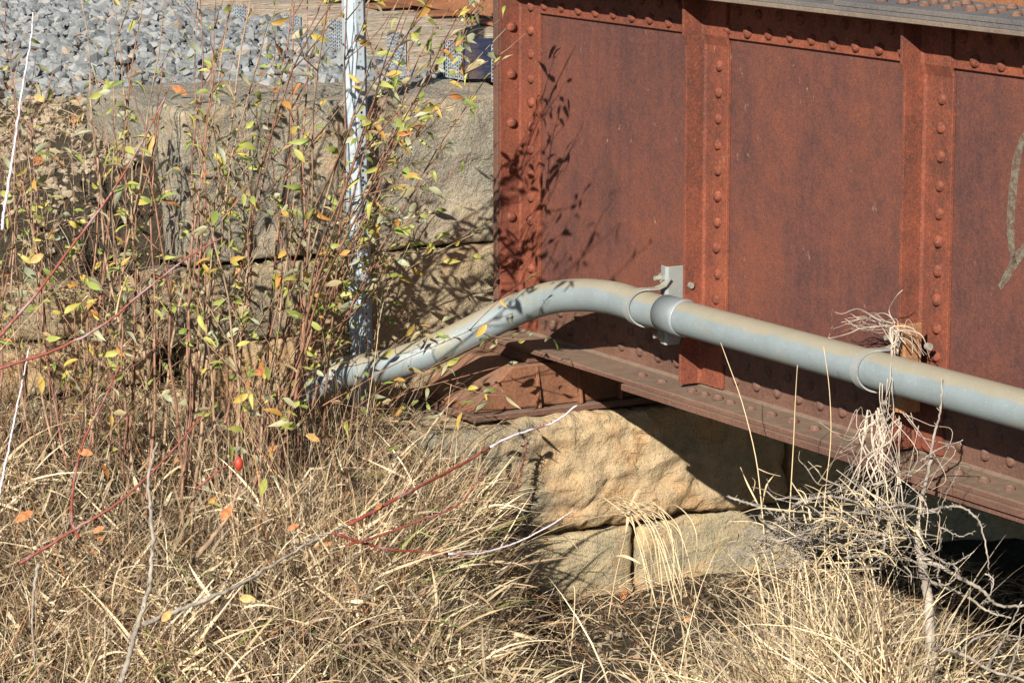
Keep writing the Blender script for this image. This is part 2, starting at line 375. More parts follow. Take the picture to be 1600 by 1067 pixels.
# ------------------------------------------------------------------ stone abutment
def rock_block(x0, x1, y0, y1, z0, z1, amp, rnd, res, seed, rough=1.0):
    nx, ny, nz = [max(2, int(round((b-a)/res))) for a, b in ((x0, x1), (y0, y1), (z0, z1))]
    idx = {}; vs = []; fs = []
    def vid(i, j, k):
        if (i, j, k) in idx: return idx[(i, j, k)]
        p = Vector((x0+(x1-x0)*i/nx, y0+(y1-y0)*j/ny, z0+(z1-z0)*k/nz))
        c = Vector((min(max(p.x, x0+rnd), x1-rnd), min(max(p.y, y0+rnd), y1-rnd), min(max(p.z, z0+rnd), z1-rnd)))
        d = p-c
        q = c + d.normalized()*rnd if d.length > 1e-6 else p
        o = Vector((seed*3.1, seed*7.7, seed*1.3))
        e = min(min(q.x-x0, x1-q.x)+0.0, 9)
        nv = noise.noise_vector(q*4+o)*0.5 + noise.noise_vector(q*11+o)*0.34 + noise.noise_vector(q*26+o)*0.26 + noise.noise_vector(q*60+o)*0.10
        cell = noise.voronoi(Vector((q.x*6, q.y*5, q.z*9))+o)[0]
        chip = (cell[1]-cell[0]) - 0.3
        lam = noise.noise(Vector((q.x*3, q.y*3, q.z*22))+o)
        q = q + nv*amp + (d.normalized() if d.length > 1e-6 else Vector((0, 0, 0)))*amp*(rough*(0.55*chip+0.35*lam))
        idx[(i, j, k)] = len(vs); vs.append(q); return idx[(i, j, k)]
    for i in range(nx):
        for j in range(ny):
            fs.append((vid(i, j, nz), vid(i+1, j, nz), vid(i+1, j+1, nz), vid(i, j+1, nz)))
            fs.append((vid(i, j, 0), vid(i, j+1, 0), vid(i+1, j+1, 0), vid(i+1, j, 0)))
    for j in range(ny):
        for k in range(nz):
            fs.append((vid(nx, j, k), vid(nx, j+1, k), vid(nx, j+1, k+1), vid(nx, j, k+1)))
            fs.append((vid(0, j, k), vid(0, j, k+1), vid(0, j+1, k+1), vid(0, j+1, k)))
    for i in range(nx):
        for k in range(nz):
            fs.append((vid(i, 0, k), vid(i+1, 0, k), vid(i+1, 0, k+1), vid(i, 0, k+1)))
            fs.append((vid(i, ny, k), vid(i, ny, k+1), vid(i+1, ny, k+1), vid(i+1, ny, k)))
    return MB().add(vs, fs)
ab = thing('stone_abutment', (0, 0, -1.1), 'coursed sandstone bridge abutment with lichen standing behind the girder end', 'abutment')
def blk(x0, x1, y0, y1, z0, z1, mat, amp, rnd, res, seed, label=None):
    o = rock_block(x0, x1, y0, y1, z0, z1, amp, rnd, res, seed).build('stone_block', M[mat], ab, smooth=True)
    if label: o['label'] = label
    return o
blk(-0.98, -0.10, -1.30, 0.10, 0.325, 0.865, 'stone_grey', 0.024, 0.020, 0.020, 1.0, 'long lichen-spotted block on top of the abutment')
blk(-0.68, -0.10, 0.115, 2.6, 0.325, 0.865, 'stone_grey', 0.03, 0.035, 0.06, 1.5)
blk(-0.68, -0.075, -0.62, 0.6, -0.24, 0.318, 'stone_mid', 0.014, 0.014, 0.024, 2.0)
blk(-0.68, -0.10, -1.42, -0.635, 0.05, 0.316, 'stone_mid', 0.014, 0.014, 0.024, 2.5)
blk(-0.68, -0.08, -1.28, -0.635, -0.30, 0.044, 'stone_tan', 0.014, 0.014, 0.028, 2.7)
blk(-0.60, -0.09, -1.98, -1.435, 0.118, 0.285, 'stone_mid', 0.016, 0.016, 0.024, 3.0)
blk(-0.60, -0.07, -1.88, -1.435, -0.065, 0.112, 'stone_tan', 0.016, 0.014, 0.024, 3.3)
blk(-0.60, -0.10, -2.60, -1.995, 0.10, 0.27, 'stone_mid', 0.016, 0.016, 0.026, 3.6)
blk(-0.60, -0.08, -2.60, -1.895, -0.08, 0.095, 'stone_tan', 0.016, 0.014, 0.026, 3.9)
blk(-0.60, -0.06, -2.60, -1.295, -0.42, -0.088, 'stone_low', 0.016, 0.015, 0.028, 4.2)
blk(-0.15, 0.40, -0.62, 0.90, -0.650, -0.235, 'stone_seat', 0.036, 0.055, 0.014, 5.0, 'broad tan block under the girder bearing')
blk(-0.15, 0.385, 0.915, 2.6, -0.650, -0.24, 'stone_tan', 0.03, 0.045, 0.05, 5.5)
blk(-0.15, 0.372, -0.60, 0.243, -1.10, -0.668, 'stone_low', 0.018, 0.030, 0.02, 6.0)
blk(-0.15, 0.375, 0.262, 1.30, -1.12, -0.664, 'stone_low', 0.016, 0.028, 0.02, 6.5)
blk(-0.15, 0.375, 1.32, 2.6, -1.12, -0.664, 'stone_low', 0.016, 0.028, 0.06, 6.8)
MB().box(-0.9, -0.14, -1.2, 2.6, -1.1, 0.3).box(-0.9, 0.30, -0.5, 2.6, -1.1, -0.30).build('core_fill', M['stone_low'], ab)
# ------------------------------------------------------------------ plate girder
LG = 6.6
W_ = 0.168
gd = thing('plate_girder', (0, 0, -0.045), 'rusty red riveted steel plate girder resting on the stone abutment', 'bridge girder')
MB().box(-0.012, LG, -0.005, 0.005, -0.015, 1.31).build('web_plate', M['web'], gd)
def rivet_mesh(r, h, mat):
    mb = MB(); n = 10; vs = []; fs = []
    rings = [(1.0, 0.0), (0.96, 0.30), (0.78, 0.68), (0.45, 0.93)]
    for (a, z) in rings:
        for j in range(n): vs.append((r*a*math.cos(2*math.pi*j/n), r*a*math.sin(2*math.pi*j/n), h*z))
    vs.append((0, 0, h))
    for i in range(len(rings)-1):
        for j in range(n): fs.append((i*n+j, i*n+(j+1) % n, (i+1)*n+(j+1) % n, (i+1)*n+j))
    for j in range(n): fs.append(((len(rings)-1)*n+j, (len(rings)-1)*n+(j+1) % n, len(vs)-1))
    return mb.add(vs, fs).mesh('rivet', mat, True)
RV = {k: rivet_mesh(0.0185, 0.0155, M[k]) for k in ('rust', 'rust_dusty')}
NY = Matrix.Rotation(math.radians(90), 4, 'X')         # dome towards -Y
NX = Matrix.Rotation(math.radians(90), 4, 'Y')         # dome towards +X
def rivet(parent, p, rot, k='rust'):
    s = random.uniform(0.93, 1.07)
    return place('rivet', RV[k], parent, Matrix.Translation((p[0]+random.gauss(0, .0015), p[1], p[2]+random.gauss(0, .0015))) @ rot @ Matrix.Rotation(random.random()*6, 4, 'Z') @ Matrix.Diagonal((s, s, s*random.uniform(.9, 1.1), 1)))
# top flange: angle (vertical leg + outstanding leg) and plates
TF = MB()
TF.box(0.0, LG, -0.017, -0.0055, 1.163, 1.296)
TF.box(0.0, LG, 0.0055, 0.017, 1.163, 1.296)
tf = TF.build('top_flange', M['rust'], gd, bevel=0.0015)
MB().box(-0.02, LG, -W_, W_, 1.297, 1.311).build('flange_leg', M['rust_grey'], tf, bevel=0.0015)
tp = MB().box(-0.02, LG, -W_+0.003, W_-0.003, 1.3112, 1.325).build('flange_plate', M['top_grey'], tf, bevel=0.0015)
cp = MB().box(2.11, LG, -W_+0.001, W_-0.001, 1.3252, 1.340).build('cover_plate', M['top_grey'], tf, bevel=0.0015)
x = 0.16
while x < 3.6:
    if not any(abs(x-s) < 0.0 for s in (1.2,)): rivet(tf, (x, -0.017, 1.192), NY)
    if x < 3.5: rivet(tf, (x+0.055, -0.017, 1.252), NY)
    x += 0.1165
x = 1.7
while x < 3.3:
    zt = 1.325 if x < 2.11 else 1.340
    for y in (-0.075, 0.0, 0.075):
        if abs(x-2.11) > 0.03: rivet(tf, (x+(0.05 if y == 0 else 0), y, zt), Matrix.Identity(4), 'rust_dusty')
    x += 0.105
# bottom flange
BF = MB()
BF.box(0.0, LG, -0.017, -0.0055, 0.012, 0.158)
BF.box(0.0, LG, 0.0055, 0.017, 0.012, 0.158)
BF.prism([(-W_, -0.010), (-W_, 0.002), (-W_+0.004, 0.006), (-0.03, 0.010), (-0.0175, 0.018), (0.0175, 0.018), (0.03, 0.010), (W_, 0.004), (W_, -0.010)], -0.02, LG, 'x')
bf = BF.build('bottom_flange', M['rust_dusty'], gd, bevel=0.001)
xc = 0.95
MB().box(xc, LG, -W_-0.014, W_+0.014, -0.032, -0.0105).build('cover_plate', M['rust_dusty'], bf, bevel=0.0015)
MB().box(2.55, LG, -W_-0.002, W_+0.002, -0.052, -0.0325).build('cover_plate', M['rust_dusty'], bf, bevel=0.0015)
STX = [1.197, 2.371, 3.545, 4.72]
x = 0.22
while x < 3.6:
    rivet(bf, (x, -0.017, 0.062), NY, 'rust_dusty')
    rivet(bf, (x+0.057, -0.017, 0.118), NY, 'rust_dusty')
    x += 0.118
x = 0.95
while x < 3.5:
    d = min(abs(x-s+0.01) for s in STX)
    if d > 0.03: rivet(bf, (x, -0.098, 0.0075), Matrix.Identity(4), 'rust_dusty')
    x += 0.074 if any(-0.12 < x-s < 0.26 for s in STX) else 0.118
# stiffeners: crimped angles
def stiffener(X0, zs):
    mb = MB(); T = 0.012
    prof = [(0.020, 0.0165), (0.150, 0.0165), (0.185, 0.004), (1.135, 0.004), (1.168, 0.0165), (1.296, 0.0165)]
    n = len(prof)
    # outstanding leg (plane X0) and web leg as swept strips following the crimp
    vs = []
    for z, o in prof:
        yo = -(0.0875+o); yi = -(o+0.002)
        vs += [(X0-T, yo, z), (X0, yo, z), (X0, yi-T-0.006, z), (X0+0.008, yi-T, z), (X0+0.132, yi-T, z), (X0+0.132, yi, z), (X0-T, yi, z)]
    fs = []
    for i in range(n-1):
        for j in range(7): fs.append((i*7+j, i*7+(j+1) % 7, (i+1)*7+(j+1) % 7, (i+1)*7+j))
    fs += [tuple(range(7))[::-1], tuple(range((n-1)*7, n*7))]
    o = mb.add(vs, fs).build('stiffener', M['rust'], gd, bevel=0.0012)
    z = 0.225
    while z < 1.14:
        rivet(o, (X0+0.082, -0.018, z), NY); z += 0.0846
    return o
for X0 in STX: stiffener(X0, None)
# end stiffener
e = MB().prism([(-0.022, -0.100), (-0.010, -0.100), (-0.010, -0.024), (-0.004, -0.018), (0.122, -0.018), (0.122, -0.006), (-0.022, -0.006)], 0.019, 1.296, 'z').build('end_stiffener', M['rust'], gd, bevel=0.0012)
MB().box(-0.058, -0.0265, -0.104, 0.104, -0.01, 1.296).build('end_plate', M['rust_dusty'], gd, bevel=0.0015)
z = 0.25
k = 0
while z < 1.2:
    rivet(e, (0.068, -0.018, z), NY)
    if k % 2 == 0: rivet(e, (-0.010, -0.056, z+0.01), NX)
    z += 0.0850; k += 1
# faded painted stroke on the web
def ribbon_on_web(pts, w, name):
    P = catmull([onY(px, py, -0.0075) for px, py in pts], 26)
    mb = MB(); vs = []; fs = []
    for i, p in enumerate(P):
        t = P[min(i+1, len(P)-1)]-P[max(i-1, 0)]; t /= np.linalg.norm(t)
        nrm = np.array([-t[2], 0, t[0]])
        ww = w*(0.55+0.45*math.sin(math.pi*min(1, (i+2)/(len(P))))) * random.uniform(.88, 1.12)
        for s_ in (-1, 1): vs.append((p+nrm*ww*s_)[:1].tolist() + [-0.0075] + [(p+nrm*ww*s_)[2]])
        for s_ in (-1, 1): vs.append((p+nrm*ww*s_)[:1].tolist() + [-0.0052] + [(p+nrm*ww*s_)[2]])
    for i in range(len(P)-1):
        a = i*4; b = a+4
        fs += [(a, a+1, b+1, b), (a, b, b+2, a+2), (a+1, a+3, b+3, b+1)]
    return mb.add(vs, fs).build(name, M['paint'], gd)
ribbon_on_web([(1612, 195), (1592, 235), (1583, 290), (1579, 345), (1580, 385), (1586, 412)], 0.017, 'painted_stroke')
ribbon_on_web([(1625, 350), (1604, 385), (1588, 405), (1573, 432), (1562, 450)], 0.017, 'painted_stroke')
# bearing
br = thing('bridge_bearing', (0.1, 0, -0.23), 'orange rusty cast bearing pedestal with ribs between girder end and stone', 'bridge bearing')
MB().prism([(-0.41, -0.232), (0.5, -0.232), (0.5, -0.208), (-0.41, -0.208)], -0.16, 0.345, 'x').build('base_plate', M['rust_dusty'], br, bevel=0.004)
MB().prism([(-0.40, -0.2075), (-0.385, -0.18), (-0.235, -0.052), (0.235, -0.052), (0.385, -0.18), (0.40, -0.2075)], -0.12, 0.31, 'x').build('pedestal', M['bearing'], br, bevel=0.006)
MB().box(-0.1, 0.29, -0.16, 0.16, -0.050, -0.012).build('sole_plate', M['rust_dusty'], br, bevel=0.002)
for yy in (-0.135, 0.035, 0.2):
    h = -0.055 if yy > -0.2 else -0.10
    MB().prism([(0.312, -0.2065), (0.338, -0.2065), (0.338, -0.195), (0.313, h)], yy-0.006, yy+0.006, 'y').build('rib', M['bearing'], br, bevel=0.002)
# far girder (far rusty wall above) and unseen deck, added for shade below
fg = thing('far_girder', (0, 2.6, -0.05), 'rusty far girder across the track, added to shade the space below', 'bridge girder')
MB().box(0, LG, 2.595, 2.605, -0.03, 1.29).build('web_plate', M['web'], fg)
MB().box(0, LG, 2.44, 2.76, 1.291, 1.32).box(0, LG, 2.44, 2.76, -0.03, -0.005).build('flange', M['rust'], fg)
dk = MB().box(0.02, LG, 0.03, 2.58, 0.60, 0.72).build('shade_deck', M['rust_dusty']); tag(dk, 'unseen floor deck between both girders, added to shade the space below', 'bridge deck')
# ------------------------------------------------------------------ track
TIEZ0, TIEZ1 = 0.868, 1.03
tie_lab = {0: 'railroad tie with galvanised end plate half hidden by the girder end',
 1: 'dark blue-stained railroad tie second from the girder end',
 2: 'grey weathered railroad tie with end plate just right of the steel post',
 3: 'cracked brown railroad tie partly behind the steel post',
 4: 'railroad tie with end plate rising from the ballast left of the post',
 5: 'farther railroad tie half buried in ballast at the top edge',
 6: 'farthest railroad tie with its end plate nearly buried in ballast'}
def nailplate_mesh():
    mb = MB(); mb.box(0, 0.003, -0.062, 0.062, -0.068, 0.068)
    for i in range(9):
        for j in range(10):
            y = -0.054+i*0.0135; z = -0.061+j*0.0135+(0.004 if i % 2 else 0)
            mb.add([(0.0034, y-.0036, z-.0042), (0.0034, y+.0036, z-.0042), (0.0034, y+.0036, z+.0042), (0.0034, y-.0036, z+.0042)], [(0, 1, 2, 3)], 1)
    return mb
for i in range(7):
    xt = [-0.20, -0.53, -0.985, -1.485, -1.96, -2.44, -2.92][i]; y0 = [0.02, 0.0, 0.0, -0.0, 0.03, 0.03, 0.0][i]; TIEZ0 = [0.878, 0.878, 0.868, 0.876, 0.868, 0.868, 0.868][i]
    z1 = TIEZ1 + [0, -0.015, 0.0, 0.012, 0, 0.01, 0][i]
    t = thing('railroad_tie', (xt, y0+1.2, TIEZ0), tie_lab[i], 'railroad tie', 'railroad ties along the track')
    wd = rock_block(xt-0.088, xt+0.088, y0, y0+2.5, TIEZ0, z1, 0.006, 0.012, 0.05, 20+i).build('timber', M['tie_dark'] if i == 1 else M['tie'], t)
    me = nailplate_mesh().mesh('end_plate', [M['nail_plate'], M['dark_hole']])
    ep = place('end_plate', me, t, Matrix.Translation((xt, y0-0.0055, (TIEZ0+z1)/2)) @ Matrix.Rotation(math.radians(-90), 4, 'Z') @ Matrix.Diagonal((1, 1.22, 1.0, 1)))
for i in range(0):
    xt = 0.05 + i*0.5
    t = thing('railroad_tie', (xt, 1.3, TIEZ0), 'railroad tie on the bridge deck behind the near girder', 'railroad tie', 'ties on the bridge deck')
    MB().box(xt-0.1, xt+0.1, 0.1, 2.5, TIEZ0-0.14, TIEZ1).build('timber', M['tie'], t)
def rail(y, label):
    prof = [(-0.07, 1.045), (0.07, 1.045), (0.07, 1.055), (0.012, 1.072), (0.010, 1.16), (0.036, 1.172), (0.036, 1.198), (0.028, 1.206), (-0.028, 1.206), (-0.036, 1.198), (-0.036, 1.172), (-0.010, 1.16), (-0.012, 1.072), (-0.07, 1.055)]
    o = MB().prism([(y+a, b) for a, b in prof], -9, LG, 'x').build('rail', M['rail']); tag(o, label, 'rail'); return o
rail(0.58, 'near rusty rail running past the top of the girder'); rail(2.05, 'far rusty rail on the other side of the track')
for i, xt in enumerate([-0.20, -0.53, -0.985, -1.485, -1.96, -2.44]):
    z1 = 1.033
    o = MB().box(xt-0.10, xt+0.10, 0.36, 0.76, z1, z1+0.011).build('tie_plate', M['rail'], bevel=0.002)
    o.rotation_euler = (0, 0, 0)
    tag(o, ['rusty tie plate nearest the girder end', 'rusty tie plate on the blue-stained tie', 'rusty tie plate right of the steel post', 'rusty tie plate on the cracked tie behind the post', 'rusty tie plate left of the post top', 'farthest rusty tie plate at the top edge'][i], 'tie plate', 'tie plates under the near rail')
# ------------------------------------------------------------------ ballast
def rock_hull(r, seed):
    rg = random.Random(seed); bm = bmesh.new()
    for _ in range(13):
        v = Vector((rg.gauss(0, 1), rg.gauss(0, 1), rg.gauss(0, 1))).normalized()
        bm.verts.new((v.x*r*rg.uniform(.75, 1.15), v.y*r*rg.uniform(.6, 1.0), v.z*r*rg.uniform(.45, .8)))
    res = bmesh.ops.convex_hull(bm, input=bm.verts)
    bmesh.ops.delete(bm, geom=[g for g in res['geom_interior'] if isinstance(g, bmesh.types.BMVert)], context='VERTS')
    bmesh.ops.recalc_face_normals(bm, faces=bm.faces)
    bm.verts.index_update()
    vs = np.array([v.co[:] for v in bm.verts]); fs = [tuple(v.index for v in f.verts) for f in bm.faces]; bm.free()
    return vs, fs
HULLS = [rock_hull(0.030, 100+i) for i in range(14)]
def rot_rand(rg, tilt=0.5):
    a = rg.uniform(0, 6.28); b = rg.gauss(0, tilt); c = rg.gauss(0, tilt)
    return np.array((Matrix.Rotation(a, 3, 'Z') @ Matrix.Rotation(b, 3, 'X') @ Matrix.Rotation(c, 3, 'Y')))
bgx = np.arange(-6, -0.5, 0.12); bgy = np.arange(-1.9, 0.6, 0.12)
vs = [(x, y, float(bal(np.array(y))) - 0.095*float(ss(-2.1, -1.1, x)) + 0.035*ss(-1.35, -0.8, y) + 0.02*noise.noise((x*4, y*4, 2)) - 0.12*(1-ss(-1.35, -0.95, y + 0.12*math.sin(3*x)))) for x in bgx for y in bgy]
nj = len(bgy)
bb = MB().add(vs, [(i*nj+j, (i+1)*nj+j, (i+1)*nj+j+1, i*nj+j+1) for i in range(len(bgx)-1) for j in range(nj-1)]).build('ballast_bed', M['soil'], smooth=True); bb['kind'] = 'structure'
RME = []
for i, (v_, f_) in enumerate(HULLS):
    RME.append(MB().add(v_, f_).mesh('ballast_stone', M['ballast']))
def project(p):
    d = np.array(p)-CAM; z = d@FWD
    return CX+FPX*(d@RT)/z, CY-FPX*(d@UPV)/z, z
rg = random.Random(3); gm = MB(); cnt = 0
cand = []
while len(cand) < 11000:
    x = rg.uniform(-5.2, -0.55); y = rg.uniform(-1.62, 0.5)
    if -0.74-0.05*math.sin(9*y) < x and y > -1.35 and (y < -0.05 or rg.random() < .7): continue
    if rg.random() > 0.10 + 0.90*float(ss(-1.30, -0.90, y + 0.10*math.sin(3*x))): continue
    if y > 0.03 and min(abs(x-t) for t in (-0.20, -0.53, -0.985, -1.485, -1.96, -2.44, -2.92)) < 0.10: continue
    z = float(bal(np.array(y))) + 0.035*float(ss(-1.35, -0.8, y)) - 0.095*float(ss(-2.1, -1.1, x)) + 0.01 + rg.uniform(-0.015, 0.030)
    cand.append((x, y, z, rg.uniform(0.35, 1.15) if rg.random() < .75 else rg.uniform(1.1, 1.7)))
def vis(c):
    px, py, d = project(c[:3]); return 0 < px < 790 and -5 < py < 240
big = sorted([c for c in cand if vis(c) and c[2] > float(bal(np.array(c[1])))+0.04], key=lambda c: -c[3])[:290]
bs = set(big)
for c in cand:
    R_ = rot_rand(rg)
    if c in bs:
        k = rg.randrange(len(RME)); m4 = Matrix(R_.tolist()).to_4x4()
        place('stone', RME[k], bb, Matrix.Translation(c[:3]) @ m4 @ Matrix.Diagonal((c[3],)*3+(1,)))
    else:
        v_, f_ = HULLS[rg.randrange(len(HULLS))]
        gm.add((v_*c[3]) @ R_.T + np.array(c[:3]), f_)
g_ = place('gravel', gm.mesh('gravel', M['ballast']), bb); g_['kind'] = 'stuff'
# scattered rubble over soil and ledges
rm = MB()
def rubble(n, fx, fy, smin, smax):
    for _ in range(n):
        x, y = fx(), fy(); z = g1(x, y)
        v_, f_ = HULLS[rg.randrange(len(HULLS))]
        rm.add((v_*rg.uniform(smin, smax)) @ rot_rand(rg).T + np.array((x, y, z+0.004)), f_)
rubble(1500, lambda: rg.uniform(-1.9, -0.1), lambda: rg.uniform(-2.5, -1.25), 0.12, 0.55)
rubble(900, lambda: rg.uniform(-4.0, -0.3), lambda: rg.uniform(-1.6, -0.95), 0.25, 1.0)
rubble(420, lambda: rg.uniform(-0.05, 0.42), lambda: rg.uniform(-0.95, -0.42), 0.15, 0.6)
rubble(1500, lambda: rg.uniform(0.36, 2.6), lambda: rg.uniform(-0.4, 1.5), 0.12, 0.5)
rb = place('rubble', rm.mesh('rubble', M['rubble']), None); rb['kind'] = 'stuff'; tag(rb, 'small brown stones scattered over bare soil and ledges', 'rubble')
# ------------------------------------------------------------------ conduit pipe
PR = 0.0555
pp = thing('conduit_pipe', (0.2, -0.8, -0.3), 'grey galvanised conduit pipe curving down from the girder to the ground', 'pipe')
PATH = [onX(470, 610, 0.12), onX(530, 584, 0.16), onX(600, 572, 0.20), onX(655, 556, 0.245), onX(700, 537, 0.30), onX(752, 511, 0.38), onX(802, 486, 0.47), onX(850, 468, 0.60)]
q = onY(902, 461, -0.247); q2 = onY(960, 466, -0.226); q3 = onY(1010, 479, -0.225)
zl = 0.284
PATH = catmull(PATH + [q, q2, np.array([q3[0], -0.225, zl-0.002]), np.array([1.32, -0.225, zl])], 44)
XC = 1.225                                     # coupling
PATH += [np.array([x, -0.225, zl+0.002*(x-1.3)]) for x in (1.6, 2.2, 3.0, 4.2, 5.8)]
MB().tube(PATH, PR, 28).build('tube', M['galv'], pp, smooth=True)
def ring(x0, x1, r, z=None): return MB().tube([(x0, -0.225, zl), (x0+0.002, -0.225, zl), ((x0+x1)/2, -0.225, zl), (x1-0.002, -0.225, zl), (x1, -0.225, zl)], [PR*0.96, r, r, r, PR*0.96], 32, False)
def xat(px, py): return onY(px, py, -0.225-PR)[0]
x0 = xat(1017, 490); x1 = xat(1045, 500)
ring(x0, x1, PR+0.0045).build('coupling', M['coupling'], pp, smooth=True)
MB().tube([(x1+0.0, -0.225, zl), (x1+0.006, -0.225, zl), (x1+0.012, -0.225, zl)], [PR+0.001, PR+0.007, PR+0.001], 32, False).build('coupling_lip', M['galv_clean'], pp, smooth=True)
# ------------------------------------------------------------------ pipe clamps
def clamp(xs, xb, mat, label, rusty=False, loc=None):
    c = thing('pipe_clamp', (xs, -0.2, zl), label, 'pipe clamp', 'clamps holding the pipe to the girder')
    # strap: a flat band over the camera side of the pipe, flared into tabs
    P = []; r = PR+0.0035
    A = [math.radians(a) for a in range(62, 299, 8)]
    pts = [(-0.148, zl+0.095), (-0.160, zl+0.068), (-0.185, zl+0.0585)] + [(-0.225+r*math.cos(a), zl+r*math.sin(a)) for a in A[3:-3]] + [(-0.185, zl-0.0585), (-0.160, zl-0.066), (-0.142, zl-0.10)]
    vs = []; fs = []
    n = len(pts)
    for i, (y, z) in enumerate(pts):
        ty = pts[min(i+1, n-1)][0]-pts[max(i-1, 0)][0]; tz = pts[min(i+1, n-1)][1]-pts[max(i-1, 0)][1]
        l = math.hypot(ty, tz); ny, nz = tz/l, -ty/l
        if (y+0.225)*ny+(z-zl)*nz < 0: ny, nz = -ny, -nz
        sh = -0.035*math.sin(math.pi*i/(n-1))
        for dx in (0, 0.034):
            vs.append((xs+dx+sh, y, z)); vs.append((xs+dx+sh, y+ny*0.005, z+nz*0.005))
    for i in range(n-1):
        a = i*4; b = a+4
        fs += [(a+1, a+3, b+3, b+1), (a, b, b+2, a+2), (a, a+1, b+1, b), (a+2, b+2, b+3, a+3)]
    MB().add(vs, fs).build('strap', M['clamp'], c, smooth=False)
    mt = M['clamp_rust'] if rusty else M['clamp']
    # bracket: bent plate from the stiffener leg out to behind the pipe
    hz = 0.085 if not rusty else 0.09
    z0, z1 = zl-0.13, zl+hz+0.045
    prof = [(xb, -0.085), (xb, -0.145), (xs+0.012, -0.155), (xs-0.028, -0.146), (xs-0.030, -0.140), (xs+0.012, -0.147), (xb-0.007, -0.138), (xb-0.007, -0.085)]
    MB().prism(prof, z0, z1, 'z').build('bracket', mt, c, bevel=0.0015)
    for zz in (zl+0.092, zl-0.10):
        mb = MB(); mb.tube([(xs-0.005, -0.130, zz), (xs-0.005, -0.185, zz)], 0.008, 10)
        mb.tube([(xs-0.005, -0.1485, zz), (xs-0.005, -0.164, zz)], 0.016, 6)
        o = mb.build('bolt', M['bolt'], c)
    mb = MB().tube([(xb+0.004, -0.07, zl+0.065), (xb+0.022, -0.07, zl+0.065)], 0.0105, 10)
    return c, mb.build('bolt', M['bolt'], c)
clamp(1.165, 1.184, None, 'galvanised strap clamp beside the dark coupling at the bend')
clamp(2.43, 2.470, None, 'rust-crusted strap clamp with dead vines caught on it', True)
# ------------------------------------------------------------------ u-channel post
po = thing('sign_post', onX(562, 560, -0.04), 'pale galvanised u-channel post with punched holes beside the stone wall', 'post')
def post_mesh():
    # cross section strips: lip, side, web (with holes), side, lip; the web faces right of the camera
    H0, H1, P_ = -0.40, 2.2, 0.0254
    sec = [(-0.040, 0.010), (-0.033, 0.000), (-0.012, -0.002), (0.008, -0.008), (0.032, 0.004), (0.038, 0.030)]
    vs = []; fs = []
    def v(a, z): vs.append((a[0], a[1], z)); return len(vs)-1
    nrow = int((H1-H0)/P_)
    for s_ in range(5):
        a, b = np.array(sec[s_]), np.array(sec[s_+1])
        if s_ != 3:
            i = [v(a, H0), v(b, H0), v(b, H1), v(a, H1)]; fs.append(tuple(i)); continue
        for k in range(nrow):
            z = H0+k*P_; cx = (a+b)/2; r = 0.0055
            o = [v(a, z), v(b, z), v(b, z+P_), v(a, z+P_)]
            c = []
            for q_ in range(8):
                an = math.radians(-157.5+45*q_)
                c.append(v(cx+(b-a)/np.linalg.norm(b-a)*r*math.cos(an), z+P_/2+r*math.sin(an)))
            # corner sectors: bottom-left, bottom-right, top-right, top-left
            fs += [(o[0], o[1], c[2], c[1]), (o[1], c[3], c[2]), (o[1], o[2], c[4], c[3]), (o[2], c[5], c[4]), (o[2], o[3], c[6], c[5]), (o[3], c[7], c[6]), (o[3], o[0], c[0], c[7]), (o[0], c[1], c[0])]
    return MB().add(vs, fs).mesh('channel', M['galv_post'])
pm = post_mesh()
b0 = onX(563, 480, -0.035); t0 = onX(553.5, 60, -0.035)
zax = Vector(t0-b0).normalized()
ch = place('channel', pm, None, None)
tr = Matrix.Translation(b0 - np.array(zax)*(b0[2]+0.0)) 
base = Vector(b0) - zax*(b0[2]/zax.z)
xax = (Vector(RT) - zax*zax.dot(Vector(RT))).normalized(); yax = zax.cross(xax)
ch.matrix_world = Matrix(((xax.x, yax.x, zax.x, base.x), (xax.y, yax.y, zax.y, base.y), (xax.z, yax.z, zax.z, base.z), (0, 0, 0, 1)))
adopt(ch, po)
sm_ = ch.modifiers.new('thickness', 'SOLIDIFY'); sm_.thickness = 0.003; sm_.offset = 0
